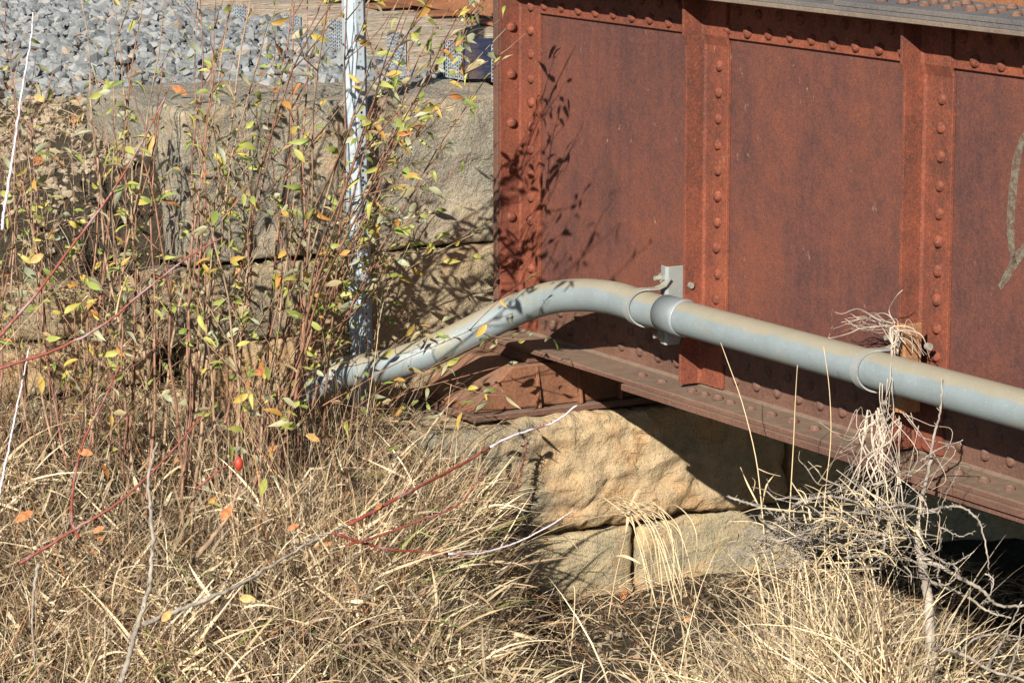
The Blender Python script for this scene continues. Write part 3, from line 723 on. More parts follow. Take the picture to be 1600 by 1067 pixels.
# ------------------------------------------------------------------ dry grass
nrg = np.random.default_rng(11)
PAL = np.array([(0.66, 0.50, 0.27), (0.54, 0.40, 0.21), (0.42, 0.30, 0.16), (0.31, 0.235, 0.155), (0.24, 0.16, 0.095), (0.44, 0.36, 0.25), (0.24, 0.27, 0.09), (0.45, 0.22, 0.10)])
def blades(name, X, Y, Z, L, Wd, el, curl, az, wts, K=5, label=None, cat='dry grass', tint=1.0, clampz=True):
    n = len(X); P = np.stack([X, Y, Z], 1)
    side_phi = nrg.uniform(0, math.pi, n); tw = nrg.normal(0, 0.5, n)
    ci = nrg.choice(len(PAL), n, p=np.array(wts)/np.sum(wts)); pt = np.sin(5.1*X+2.3*Y)+np.sin(7.7*Y-3.1*X+1.7)+0.7*np.sin(13*X+11*Y+0.6)
    Cc = PAL[ci]*nrg.uniform(0.7, 1.2, (n, 1))*tint*(0.90+0.13*pt)[:, None]; L = L*(1+0.13*pt)
    kink = nrg.random(n) < 0.16; kk = nrg.integers(1, K, n)
    V = np.zeros((n, K+1, 2, 3))
    for i in range(K+1):
        t = i/K
        d = np.stack([np.cos(el)*np.cos(az), np.cos(el)*np.sin(az), np.sin(el)], 1)
        h = np.stack([-np.sin(az), np.cos(az), 0*az], 1)
        sd_ = h*np.cos(side_phi)[:, None] + np.cross(d, h)*np.sin(side_phi)[:, None]
        w = (Wd*(1-t**1.6)*(0.55+0.45*min(1, 4*t+0.2))*0.5)[:, None]
        V[:, i, 0] = P-sd_*w; V[:, i, 1] = P+sd_*w
        P = P + d*(L/K)[:, None]
        if clampz:
            gz = ground(P[:, 0], P[:, 1])+0.012+nrg.random(n)*0.035
            low = P[:, 2] < gz; P[:, 2] = np.where(low, gz, P[:, 2])
        el = el - curl/K - np.where(kink & (kk == i), nrg.uniform(0.4, 1.3, n), 0); az = az + tw/K; side_phi = side_phi + nrg.normal(0, 0.25, n)
    nv = n*(K+1)*2
    base = (np.arange(n)*(K+1)*2)[:, None]
    k_ = np.arange(K)[None, :]*2
    q = np.stack([base+k_, base+k_+1, base+k_+3, base+k_+2], 2).reshape(-1, 4)
    me = bpy.data.meshes.new(name)
    me.vertices.add(nv); me.vertices.foreach_set('co', V.reshape(-1).astype(np.float32))
    me.loops.add(q.size); me.loops.foreach_set('vertex_index', q.reshape(-1).astype(np.int32))
    me.polygons.add(len(q)); me.polygons.foreach_set('loop_start', np.arange(0, q.size, 4, dtype=np.int32))
    at = me.attributes.new('tint', 'FLOAT_COLOR', 'POINT')
    col = np.ones((n, (K+1)*2, 4)); col[:, :, :3] = Cc[:, None, :]
    at.data.foreach_set('color', col.reshape(-1).astype(np.float32))
    me.materials.append(M['blade']); me.update(calc_edges=True); me.validate()
    o = place(name, me, None); o['kind'] = 'stuff'
    if label: tag(o, label, cat)
    return o
def sample(n, x0, x1, y0, y1, keep):
    X = nrg.uniform(x0, x1, n); Y = nrg.uniform(y0, y1, n)
    k = nrg.random(n) < keep(X, Y); return X[k], Y[k]
def lev(X, Y): return (X-CAM[0])*FH[0] + (Y-CAM[1])*FH[1]
U = nrg.uniform
# left mound: thick matted hay
PAL = np.array([(0.80, 0.67, 0.45), (0.64, 0.49, 0.30), (0.47, 0.33, 0.19), (0.35, 0.24, 0.155), (0.12, 0.08, 0.055), (0.50, 0.43, 0.33), (0.24, 0.29, 0.09), (0.45, 0.21, 0.09)])
def keepL(X, Y):
    l = lx(X, Y); d = lev(X, Y)
    return (l > -2.35)*(l < 0.10)*(d > 8.9)*ss(0.0, 0.22, X)*(1-ss(-0.06, 0.10, l))
X, Y = sample(62000, 0.0, 2.8, -3.2, 0.0, keepL); n = len(X)
d = lev(X, Y); f = ss(10.9, 9.6, d)
L = (U(0.04, 0.14, n)*(1-f)+U(0.08, 0.25, n)*f)*(0.55+0.45*ss(0.1, 0.5, X))
blades('dry_grass', X, Y, ground(X, Y)-0.01+U(0, 0.15, n)**1.3, L, U(0.0025, 0.0075, n)*(0.6+0.5*f), U(-0.25, 1.15, n), U(-0.2, 0.9, n), U(0, 6.283, n), [0.15, 0.14, 0.15, 0.17, 0.26, 0.10, 0.02, 0.02], 4, 'matted straw-coloured dry grass covering the left bank')
# longer arching blades on top
X, Y = sample(9000, 0.35, 2.8, -3.2, 0.0, lambda X, Y: keepL(X, Y)*ss(11.0, 9.9, lev(X, Y))*(0.45+0.55*ss(-1.5, -0.8, lx(X, Y)))); n = len(X)
az0 = math.atan2(RT[1], RT[0])
blades('long_grass', X, Y, ground(X, Y)+U(0, 0.07, n), U(0.15, 0.38, n), U(0.005, 0.0125, n), U(0.1, 1.2, n), U(0.0, 1.2, n), U(0, 6.283, n), [0.44, 0.28, 0.12, 0.03, 0.03, 0.06, 0.05, 0.0], 6, 'long pale arching grass blades on the lower left bank')
# twiggy litter
X, Y = sample(17000, -0.08, 1.6, -3.0, 0.0, lambda X, Y: (lx(X, Y) < 0.10)*(lx(X, Y) > -2.3)*ss(-0.1, 0.05, X)*(1-ss(0.8, 1.6, X))); n = len(X)
blades('twig_litter', X, Y, ground(X, Y)+U(0, 0.07, n), U(0.04, 0.17, n), U(0.0018, 0.0045, n), U(-0.3, 1.0, n), U(-0.5, 0.8, n), U(0, 6.283, n), [0.14, 0.16, 0.18, 0.22, 0.14, 0.14, 0.01, 0.03], 3, 'brown twigs and chaff lying at the foot of the stones', 'litter')
# lower middle
X, Y = sample(16000, 0.4, 3.2, -1.6, 1.2, lambda X, Y: (lx(X, Y) > -0.2)*(lx(X, Y) < 1.0)*ss(10.5, 10.1, lev(X, Y)+0.12*np.sin(9*lx(X, Y))+0.55*ss(0.08, 0.32, lx(X, Y)))*(lev(X, Y) > 9.2)*(0.05+0.95*(1-ss(0.05, 0.26, lx(X, Y)))+0.6*ss(0.45, 0.7, lx(X, Y)))); n = len(X)
blades('straw', X, Y, ground(X, Y)+U(0, 0.04, n), U(0.06, 0.21, n), U(0.0035, 0.0090, n), U(-0.05, 0.95, n), U(0.0, 0.9, n), az0+U(-3.1, 3.1, n), [0.46, 0.28, 0.12, 0.04, 0.03, 0.05, 0.04, 0.01], 5, 'bright straw lying across the bottom middle of the ground')
X, Y = sample(3000, 0.3, 2.8, -3.2, 0.2, lambda X, Y: keepL(X, Y)*ss(11.0, 9.9, lev(X, Y))); n = len(X)
blades('broken_blades', X, Y, ground(X, Y)+U(0.04, 0.16, n), U(0.05, 0.16, n), U(0.008, 0.016, n), U(-0.8, 0.9, n), U(-0.3, 0.8, n), U(0, 6.283, n), [0.5, 0.25, 0.1, 0.0, 0.0, 0.1, 0.03, 0.02], 4, 'broad broken blades lying on top of the matted grass')
X, Y = sample(1500, 0.1, 2.8, -3.2, 0.0, lambda X, Y: (lx(X, Y) < 0.1)*1.0); n = len(X)
blades('leaf_scraps', X, Y, ground(X, Y)+U(0.03, 0.14, n), U(0.02, 0.045, n), U(0.010, 0.02, n), U(-0.9, 0.9, n), U(-0.5, 1.2, n), U(0, 6.283, n), [0.0, 0.1, 0.25, 0.1, 0.12, 0.05, 0.10, 0.28], 4, 'small curled leaf scraps caught in the dry grass', 'leaf litter')
# ragged taller tufts along the edge of the bank, shading the stone
X, Y = sample(9000, 0.42, 1.5, -1.2, 0.0, lambda X, Y: (lx(X, Y) > -0.45)*(lx(X, Y) < -0.10)*(0.4+0.6*(np.sin(23*X)*np.sin(19*Y+1) > 0.0))); n = len(X)
blades('edge_grass', X, Y, ground(X, Y), U(0.07, 0.27, n), U(0.0022, 0.0065, n), U(0.5, 1.5, n), U(-0.1, 1.6, n), az0+U(-1.6, 1.4, n), [0.14, 0.18, 0.2, 0.18, 0.12, 0.1, 0.07, 0.01], 6, 'ragged tufts at the right edge of the bank beside the tan block')
X, Y = sample(420, -4.0, -0.9, -1.3, -0.1, lambda X, Y: 0*X+1); n = len(X)
blades('ballast_leaves', X, Y, bal(Y)+0.02-0.095*ss(-2.1, -1.1, X)+U(0.02, 0.04, n), U(0.02, 0.06, n), U(0.012, 0.03, n), U(-0.3, 0.7, n), U(-0.5, 1.2, n), U(0, 6.283, n), [0.0, 0.1, 0.25, 0.1, 0.12, 0.02, 0.0, 0.45], 4, 'small orange and brown leaves scattered over the grey ballast', 'leaf litter')
# fine dead stems standing among the shrub bases
X, Y = sample(3000, 0.0, 1.9, -3.0, -0.55, lambda X, Y: (lx(X, Y) < -0.45)*(lx(X, Y) > -2.2)*1.0); n = len(X)
blades('dead_stems', X, Y, ground(X, Y), U(0.15, 0.75, n), U(0.0014, 0.0034, n), U(0.75, 1.5, n), U(-0.4, 0.5, n), U(0, 6.283, n), [0.10, 0.14, 0.24, 0.22, 0.14, 0.08, 0.0, 0.08], 6, 'thin dead weed stems standing among the shrubs', 'dead weeds')
# sparse bits on bare soil right of the bank and under the girder
X, Y = sample(8500, 0.35, 2.9, -0.5, 1.5, lambda X, Y: ss(-0.1, 0.1, lx(X, Y))*0.8); n = len(X)
blades('loose_straw', X, Y, ground(X, Y)+U(0.0, 0.02, n), U(0.03, 0.16, n), U(0.0015, 0.005, n), U(-0.3, 0.5, n), U(-0.2, 0.8, n), U(0, 6.283, n), [0.2, 0.2, 0.2, 0.14, 0.1, 0.06, 0.01, 0.12], 3, 'loose straw bits and chaff on the bare soil by the block', 'litter')
# soil slope behind the wall
X, Y = sample(9500, -3.2, -0.1, -2.9, -0.75, lambda X, Y: 0.25+0.75*ss(-0.75, -1.3, Y)); n = len(X)
zz = np.maximum(ground(X, Y), np.where(Y > -1.3, bal(Y), -9))
blades('dead_weeds', X, Y, zz+0.005, U(0.02, 0.14, n), U(0.0012, 0.0035, n), U(-0.2, 0.9, n), U(-0.3, 1.0, n), U(0, 6.283, n), [0.12, 0.16, 0.2, 0.25, 0.16, 0.1, 0.0, 0.03], 3, 'thin dead weeds on the soil slope under the ballast', 'litter')
# weeds in the wall joints and ledge
X, Y = sample(5200, -0.2, 0.16, -2.7, -0.5, lambda X, Y: 0*X+1); n = len(X)
lay = nrg.choice([-0.30, -0.09, 0.10, 0.285], n)
blades('joint_weeds', X, Y, np.where(Y < -1.3, lay, -0.28)+U(0, .02, n), U(0.03, 0.16, n), U(0.0012, 0.0035, n), U(-0.6, 1.2, n), U(-0.2, 1.6, n), U(0, 6.283, n), [0.14, 0.2, 0.22, 0.2, 0.12, 0.08, 0.03, 0.03], 4, 'dry weeds rooted in the joints of the low stones', 'weeds', 1.0, False)
# right clump
X, Y = sample(29000, 1.4, 3.8, -1.1, 0.2, lambda X, Y: np.exp(-(((X-2.56)/0.36)**2+((Y+0.45)/0.25)**2))); n = len(X); print('clump', n)
blades('tall_straw', X, Y, ground(X, Y)+U(0, 0.10, n), U(0.10, 0.52, n), U(0.003, 0.0085, n), U(0.4, 1.55, n), U(-0.1, 1.4, n), U(0, 6.283, n), [0.46, 0.27, 0.10, 0.05, 0.03, 0.09, 0.01, 0.0], 6, 'tall pale straw clump in front of the bottom flange')
# ------------------------------------------------------------------ shrubs
LEAVES = []
def leaf_mesh(L, Wd, fold, curve, seed):
    r_ = random.Random(seed); n = 6; vs = []; fs = []
    for i in range(n+1):
        t = i/n; w = Wd*math.sin(math.pi*min(1, t*0.93+0.05))**0.85*(1-0.25*t)
        if i == n: w = 0.0004
        x = L*t; z = -curve*L*t*t + r_.gauss(0, .0006)
        yw = w*math.cos(fold); zw = w*math.sin(fold)
        tws = 0.5*(t-0.3)*r_.choice((-1, 1))*0.5
        for s_ in (-1, 0, 1):
            vs.append((x, s_*yw, z+abs(s_)*zw+s_*yw*tws + (r_.gauss(0, .0008) if s_ else 0)))
    for i in range(n):
        a = i*3
        fs += [(a, a+3, a+4, a+1), (a+1, a+4, a+5, a+2)]
    m = len(vs)
    vs += [(-0.010, -0.0006, 0.001), (-0.010, 0.0006, 0.001), (0.002, 0.0006, 0), (0.002, -0.0006, 0)]; fs.append((m, m+3, m+2, m+1))
    me = MB().add(vs, fs).mesh('leaf', M['leaf'], True); return me
for i, a in enumerate([(0.050, 0.0128, 0.35, 0.45), (0.044, 0.0118, 0.6, 0.8), (0.054, 0.0122, 0.25, 0.3), (0.040, 0.0115, 0.5, 1.1), (0.048, 0.0095, 0.9, 0.6), (0.036, 0.0110, 0.4, 0.2)]): LEAVES.append(leaf_mesh(*a, i))
def wiggle(p0, p1, bulge, n, amp, rg_):
    p0 = np.array(p0); p1 = np.array(p1); ph = [rg_.uniform(0, 6.28) for _ in range(6)]; out = []
    for i in range(n+1):
        t = i/n; p = p0*(1-t)+p1*t + np.array(bulge)*4*t*(1-t)
        e = amp*min(1, 3*t)
        p = p + np.array([e*math.sin(7*t+ph[0])+0.4*e*math.sin(19*t+ph[1]), e*math.sin(8*t+ph[2])+0.4*e*math.sin(23*t+ph[3]), 0])
        out.append(p)
    return out
def add_leaf(par, p, dirv, rg_, sc=1.0, mat=None):
    d = Vector(dirv).normalized()
    q_ = d.to_track_quat('X', 'Z').to_matrix().to_4x4() @ Matrix.Rotation(rg_.uniform(-1.9, 1.9), 4, 'X')
    o = place('leaf', LEAVES[rg_.randrange(len(LEAVES))], par, Matrix.Translation(Vector(p)) @ q_ @ Matrix.Diagonal((sc, sc, sc, 1)))
    return o
NLEAF = 0
def shrub(base, tops, label, seed, leafy=1.0, r0=0.0058, mat='stem', twigs=4):
    global NLEAF
    rg_ = random.Random(seed); b = hit(*base)
    D0 = float((b-CAM)@FWD)
    s = thing('shrub', b, label, 'shrub', 'leafy shrubs growing in front of the wall')
    for (tx, ty, *td) in tops:
        o_ = np.array([rg_.gauss(0, .075), rg_.gauss(0, .075), -0.03])
        P0 = b+o_; P1 = atD(tx+rg_.gauss(0, 17), ty+rg_.gauss(0, 25), (td[0] if td else D0+rg_.uniform(-0.35, 0.30)))
        H = np.linalg.norm(P1-P0)
        dirx = (P1-P0)[:2]; bul = np.array([-dirx[0]*0.12+rg_.gauss(0, .045), -dirx[1]*0.12+rg_.gauss(0, .045), 0.04*H])
        path = wiggle(P0, P1, bul, 16, 0.015, rg_)
        rr = r0*rg_.uniform(0.5, 0.92)*min(1.0, 0.45+H/2.2)
        mb = MB(); mb.tube(path, [rr*(1-0.80*i/16)+0.0004 for i in range(17)], 5)
        nodes = []
        def walk(pth, t0, step, rad):
            acc = 0
            for i in range(1, len(pth)):
                a, c = np.array(pth[i-1]), np.array(pth[i]); l = np.linalg.norm(c-a); t = i/(len(pth)-1)
                acc += l
                if t > t0 and acc > step:
                    acc = rg_.uniform(-0.02, 0.02); nodes.append((c, (c-a)/l, rad))
        walk(path, 0.30, 0.052, rr)
        for _ in range(rg_.randint(twigs-1, twigs+3)):
            i = rg_.randint(4, 14); a = np.array(path[i]); dd = np.array(path[i+1])-a; dd /= np.linalg.norm(dd)
            rnd = np.array([rg_.gauss(0, 1), rg_.gauss(0, 1), rg_.gauss(0, .4)]); rnd -= dd*(rnd@dd); rnd /= np.linalg.norm(rnd)
            ln = rg_.uniform(0.10, 0.36); e_ = a+(dd*0.83+rnd*0.5)*ln
            tp_ = wiggle(a, e_, rnd*ln*0.06, 6, 0.004, rg_)
            mb.tube(tp_, [rr*0.42*(1-0.7*k/6)+0.0003 for k in range(7)], 4)
            walk(tp_, 0.2, 0.045, rr*0.3)
        for _ in range(12):                                   # buds and short spurs
            i = rg_.randint(1, 15); a = np.array(path[i]); v_ = np.array([rg_.gauss(0, 1), rg_.gauss(0, 1), 0.6]); v_ /= np.linalg.norm(v_)
            mb.tube([a, a+v_*rg_.uniform(.006, .022)], [rr*0.35, 0.0004], 3)
        mb.build('stem', M[mat if rg_.random() < 0.7 else 'stem_tan'], s, smooth=True)
        for (p, dd, rad) in nodes:
            zt = project(p)[1]
            if zt < -60: continue
            if rg_.random() < 0.60*leafy:
                for _k in range(1 if rg_.random() < 0.6 else 2):
                    out = np.array([rg_.gauss(0, 1), rg_.gauss(0, 1), 0]); out /= np.linalg.norm(out)
                    v_ = out*0.75 + np.array([0, 0, rg_.uniform(-0.95, 0.75)]) + dd*0.3
                    v_ /= np.linalg.norm(v_)
                    add_leaf(s, p+v_*(rad+0.010), v_, rg_, rg_.uniform(0.62, 1.2)); NLEAF += 1
    return s
shrub((18, 720), [(-10, -60), (30, 40), (60, 190), (-20, 220), (8, 330), (75, 330)], 'thin twiggy shrub at the left edge behind the crossing red canes', 1, 0.9)
shrub((105, 740), [(50, 90), (75, 240), (150, 140), (110, 200), (35, 180), (165, 300), (140, 380)], 'loose spreading shrub whose stems fork low in front of the lichen-covered left stones', 2, 0.9)
shrub((195, 770), [(185, -60), (165, 10), (215, -60), (250, -60), (235, 120), (140, -20), (190, 250)], 'tall straight many-stemmed shrub before the bare soil slope', 3, 0.85, 0.0068)
shrub((262, 830), [(350, -60), (300, -50), (315, -50), (275, 60), (330, 200), (245, 210)], 'upright shrub with tan stems in front of the left end of the long block', 4, 1.0, 0.0072)
shrub((305, 790), [(390, -60), (372, -60), (420, 40), (345, 110), (300, 260)], 'thick-stemmed shrub rooted beside the grey vine in the dry grass', 5, 1.0, 0.0085, 'stem_tan')
shrub((358, 800), [(400, -60), (435, -60), (452, -20), (380, 170), (470, 160), (420, 260)], 'dense leafy shrub crowding the middle of the long block', 6, 1.05, 0.0066)
shrub((405, 770), [(470, -60), (508, -60), (490, 120), (522, 230), (455, 300)], 'reddish shrub just left of the steel post', 7, 0.85, 0.0075)
shrub((418, 745), [(540, -300, 9.5), (575, -165, 9.5), (648, -20, 9.6), (625, 240), (520, 330), (690, -150, 10.1), (700, -40, 9.15), (745, -35, 8.95), (640, -5, 9.25), (598, -80, 9.35)], 'shrub leaning right across the foot of the steel post', 8, 0.95, 0.0070)
shrub((448, 690), [(690, -110, 10.2), (765, -40, 10.3), (640, 240), (680, 330), (722, 130, 10.4), (650, 110, 10.3), (615, 85, 10.3)], 'slender shrub leaning right between the post and the girder end', 9, 1.35, 0.0055)
shrub((470, 705), [(835, -50, 10.5), (805, 110, 10.5), (772, 255, 10.6), (700, 320), (755, 400), (720, 15, 10.1), (790, 30, 10.3)], 'long arching shrub reaching over the girder end with small green leaves', 10, 1.35, 0.0052)
shrub((455, 745), [(775, 585), (795, 520), (740, 640), (690, 560)], 'low shrub branch stretching under the pipe towards the bearing', 11, 0.8, 0.0045)
shrub((600, 690), [(640, 540), (660, 610), (700, 640)], 'short sparse shrub rooted below the bend of the pipe', 12, 0.7, 0.0035)
shrub((155, 800), [(60, 560), (190, 585), (250, 560), (110, 520), (225, 640)], 'short russet shrub low in the grass under the red canes', 13, 0.55, 0.0050)
shrub((400, 860), [(330, 560), (395, 585), (460, 600), (360, 640), (500, 560)], 'bushy shrub with orange leaves in the dry grass below the post', 14, 0.7, 0.0055)
shrub((300, 660), [(225, 330), (270, 300), (330, 330), (380, 380), (300, 400), (250, 420), (410, 330)], 'fine twiggy shrub close against the long block', 15, 0.85, 0.0045)
shrub((150, 655), [(90, 330), (130, 300), (180, 330), (210, 380), (60, 420)], 'fine twiggy shrub close against the left ledge stones', 16, 0.8, 0.0042)
print('leaves', NLEAF)
# ------------------------------------------------------------------ brambles
def cane(pts, D, r, mat, label, name='bramble_cane', parent=None, wig=0.0, tip=None):
    P = [atD(px, py, (D if not hasattr(D, '__len__') else D[min(i, len(D)-1)])) for i, (px, py) in enumerate(pts)]
    C_ = catmull(P, 8*len(pts)); k = len(C_)-1
    rr = random.Random(len(pts)+int(pts[0][0]))
    if wig: C_ = [c+np.array([rr.gauss(0, wig), rr.gauss(0, wig), rr.gauss(0, wig)]) for c in C_]
    C_ = [c+np.array([rr.gauss(0, .0009), rr.gauss(0, .0009), rr.gauss(0, .0009)]) for c in C_]
    R_ = [1.08*r*(1-0.6*i/k)*rr.uniform(.9, 1.12) for i in range(k+1)]; mb = MB()
    if tip is None: mb.tube(C_, R_, 7)
    else:
        j = int(k*tip); mb.tube(C_[:j+1], R_[:j+1], 7); mb.tube(C_[j:], R_[j:], 7, True, 1)
    for i in range(2, k-1):                                # prickles
        if rr.random() < 0.6:
            a = np.array(C_[i]); v_ = np.array([rr.gauss(0, 1), rr.gauss(0, 1), rr.gauss(0, 1)]); v_ /= np.linalg.norm(v_)
            mb.tube([a, a+v_*(r*2.2+0.002)], [r*0.45, 0.0003], 3)
    o = mb.build(name, [M[mat], M['cane_white']], parent, smooth=True)
    if label: tag(o, label, 'bramble cane' if name == 'bramble_cane' else 'branch', 'arching bramble canes' if name == 'bramble_cane' else None)
    return o
cane([(-30, 560), (0, 525), (60, 455), (110, 388), (165, 315), (215, 235), (258, 152)], 9.6, 0.0055, 'cane_red', 'thick red cane climbing diagonally from the left edge towards the long block')
cane([(-30, 585), (0, 575), (90, 545), (165, 505), (225, 455), (290, 405), (345, 372)], 9.5, 0.0052, 'cane_red', 'long red and pink cane crossing in front of the left stones')
cane([(30, 880), (60, 862), (120, 825), (180, 788), (240, 735), (290, 680), (330, 632)], 9.5, 0.0050, 'cane_red', 'red cane rising through the dry grass at lower left')
cane([(3, 360), (8, 320), (20, 245), (35, 140), (48, 60), (52, 20)], 9.8, 0.0050, 'cane_white', 'pale bloomed cane standing upright at the upper left edge')
cane([(-5, 790), (5, 740), (18, 680), (32, 610), (45, 545)], 9.6, 0.0042, 'cane_white', 'short pale bloomed cane at the left edge below the red canes')
cane([(545, 818), (560, 812), (640, 768), (720, 726), (790, 685), (860, 662), (901, 633)], [10, 10, 10.1, 10.3, 10.4, 10.5, 10.5], 0.0062, 'cane_red', 'long red cane with a whitish tip ending in front of the tan block', tip=0.62)
cane([(520, 832), (560, 846), (610, 858), (660, 862), (740, 865), (800, 850), (850, 826), (897, 797)], [9.9, 9.95, 10, 10.05, 10.15, 10.25, 10.3, 10.3], 0.0048, 'cane_red', 'low pinkish cane sweeping right below the tan block', tip=0.5)
cane([(540, 852), (590, 838), (650, 815), (710, 792), (735, 768), (757, 730)], [9.9, 9.95, 10, 10.05, 10.1, 10.1], 0.0038, 'cane_red', 'short red cane branching right in the dry grass')
cane([(124, 842), (112, 810), (116, 750), (132, 685), (160, 630), (188, 570)], 9.7, 0.0050, 'cane_red', 'dark red hooked cane curving up from the grass at left')
cane([(305, 765), (330, 745), (350, 730), (368, 722)], 9.6, 0.0036, 'cane_red', 'thin red cane bearing the red rose hip')
cane([(185, 1075), (200, 1030), (215, 975), (232, 920), (238, 860), (236, 800), (232, 745), (246, 690)], 9.3, 0.0085, 'stem_grey', 'grey woody vine stem standing in the grass at lower left', 'woody_vine', wig=0.0015)
cane([(225, 975), (300, 945), (370, 915), (430, 880), (490, 845), (545, 818)], [9.4, 9.5, 9.6, 9.75, 9.9, 10.0], 0.0072, 'stem_grey', 'grey fallen branch lying through the dry grass', 'fallen_branch', wig=0.002)
cane([(60, 880), (52, 930), (50, 985), (55, 1040)], 9.3, 0.0045, 'stem_grey', 'short dark twig upright in the grass at lower left', 'twig', wig=0.001)
cane([(300, 880), (335, 835), (360, 800), (372, 760)], 9.6, 0.008, 'stem_tan', 'stout tan twig leaning in the grass below the rose hip', 'twig', wig=0.001)
hp = thing('rose_hip', atD(373, 727, 9.58), 'bright red rose hip on a red cane in the grass', 'rose hip')
mb = MB(); c_ = atD(373, 724, 9.58)
mb.tube([c_+np.array([0, 0, z]) for z in (-0.022, -0.019, -0.012, -0.002, 0.009, 0.017, 0.020)], [0.003, 0.007, 0.0115, 0.0132, 0.0122, 0.007, 0.003], 14).build('fruit', M['hip'], hp, smooth=True)
mb = MB()
for k in range(5):
    a = k*1.2566; mb.tube([c_+np.array([0, 0, -0.021]), c_+np.array([0.014*math.cos(a), 0.014*math.sin(a), -0.032])], [0.003, 0.0006], 4)
mb.build('sepal', M['stem'], hp)
# ------------------------------------------------------------------ loose leaves
def loose_leaf(px, py, label, mat, sc, up=False, grp='fallen leaves lying about'):
    p = hit(px, py) if not up else atD(px, py, up)
    rr = random.Random(px)
    o = bpy.data.objects.new('fallen_leaf', None) if False else place('fallen_leaf', LEAF_BIG[mat], None, Matrix.Translation(Vector(p)+Vector((0, 0, 0.03 if not up else 0))) @ Vector(-FWD+RT*rr.uniform(-.5, .5)+UPV*rr.uniform(0, .8)).to_track_quat('Z', 'Y').to_matrix().to_4x4() @ Matrix.Rotation(rr.uniform(-0.9, 0.9)+0.2, 4, 'Z') @ Matrix.Diagonal((sc, sc, sc, 1)))
    tag(o, label, 'leaf', grp); return o
LEAF_BIG = {}
for k in ('leaf_orange', 'leaf_tan', 'leaf'):
    me = leaf_mesh(0.062, 0.019, 0.18, 0.12, 77).copy(); me.materials.clear(); me.materials.append(M[k]); LEAF_BIG[k] = me
for a in [(270, 136, 'orange fallen leaf caught above the corner of the long block', 'leaf_orange', 0.95, 11.2), (52, 270, 'large salmon leaf lying on the bare soil slope', 'leaf_orange', 1.1), (55, 162, 'tan broken leaf below the ballast at upper left', 'leaf_tan', 0.9),
          (48, 410, 'yellow-orange leaf hanging by the thick red cane', 'leaf_tan', 0.75, 9.7), (398, 585, 'orange leaf in front of the bare stems left of the pipe end', 'leaf_orange', 0.7, 9.9), (478, 680, 'pair-forming ochre leaf below the pipe end', 'leaf_tan', 0.8, 9.9),
          (346, 812, 'upright russet leaf standing in the grass', 'leaf_orange', 0.9, 9.5), (375, 935, 'amber leaf low in the matted grass', 'leaf_tan', 0.75, 9.35), (253, 970, 'amber leaf beside the grey vine stem', 'leaf_tan', 0.7, 9.25), (25, 815, 'curled rust-red leaf at the left edge', 'leaf_orange', 1.0, 9.4),
          (146, 832, 'small round brown leaf beside the lower red cane', 'leaf_orange', 0.6, 9.4), (122, 705, 'orange leaf above the hooked cane', 'leaf_orange', 0.75, 9.7), (587, 795, 'tiny orange leaf near the grey-white cane', 'leaf_orange', 0.5, 10), (450, 828, 'orange-yellow leaf beside the pale cane', 'leaf_orange', 0.65, 9.8),
          (970, 948, 'reddish chip of leaf on the bare soil below the block', 'leaf_orange', 0.8), (1068, 982, 'pinkish leaf scrap on the bare soil', 'leaf_orange', 0.5)]:
    loose_leaf(*a)
# ------------------------------------------------------------------ tall dry stalks
def stalk(pts, Y_, label, r=0.0022, leafs=()):
    s = thing('dry_stalk', onY(*pts[0], Y_), label, 'dry stalk', 'tall dry grass stalks')
    P = [onY(px, py, Y_) for px, py in pts]; C_ = catmull(P, 20)
    MB().tube(C_, [r*(1-0.6*i/20) for i in range(21)], 5).build('stem', M['straw'], s, smooth=True)
    for (a, b, w) in leafs:
        p0, p1 = onY(*a, Y_), onY(*b, Y_); mid = (p0+p1)/2+np.array([0, -0.01, 0.012]); sd_ = np.cross(p1-p0, FWD); sd_ /= np.linalg.norm(sd_)
        mb = MB(); vs = []
        for i, p in enumerate(catmull([p0, mid, p1], 6)):
            ww = w*math.sin(math.pi*(0.12+0.86*i/6)); vs += [p-sd_*ww, p+sd_*ww+np.array([0, 0.004, 0])]
        mb.add(vs, [(2*i, 2*i+1, 2*i+3, 2*i+2) for i in range(6)]).build('leaf', M['straw'], s)
    return s
t_ = NT('straw'); M['straw'] = t_.fin(t_.mix(t_.noise(30, 4), (0.48, 0.36, 0.20), (0.68, 0.55, 0.36)), 0.6, None, 0, 0.3)
stalk([(1196, 860), (1190, 790), (1181, 715), (1160, 630), (1137, 565), (1126, 535)], -0.42, 'tall dry stalk leaning left of the straw clump', 0.0022, [((1190, 800), (1156, 730), 0.004), ((1190, 790), (1212, 738), 0.004)])
stalk([(1232, 830), (1236, 760), (1240, 690), (1243, 620), (1246, 570)], -0.42, 'upright dry stalk crossing the bottom flange in the middle of three', 0.0022)
stalk([(1293, 1000), (1290, 900), (1288, 790), (1298, 690), (1296, 610), (1287, 542)], -0.42, 'longest dry stalk standing in front of the pipe left of the hanging vines', 0.0022)
stalk([(950, 970), (962, 900), (974, 850), (985, 805), (998, 765)], -0.30, 'dry stalk with a folded seed leaf before the tan block', 0.0022, [((976, 838), (998, 760), 0.006), ((962, 868), (1000, 880), 0.004)])
stalk([(700, 925), (790, 865), (870, 825), (930, 808), (985, 800)], -0.45, 'fine straw lying diagonally across the joint below the tan block', 0.0017)
stalk([(858, 1010), (930, 930), (1000, 890), (1080, 860), (1140, 838)], -0.30, 'fine straw crossing the right lower stone diagonally', 0.0016)
stalk([(800, 1070), (870, 1010), (940, 945), (1010, 885)], -0.40, 'long pale straw leaning across the bare soil', 0.0024)
stalk([(890, 1035), (896, 975), (898, 920), (890, 918)], -0.40, 'short snapped straw standing in the bottom grass', 0.0030)
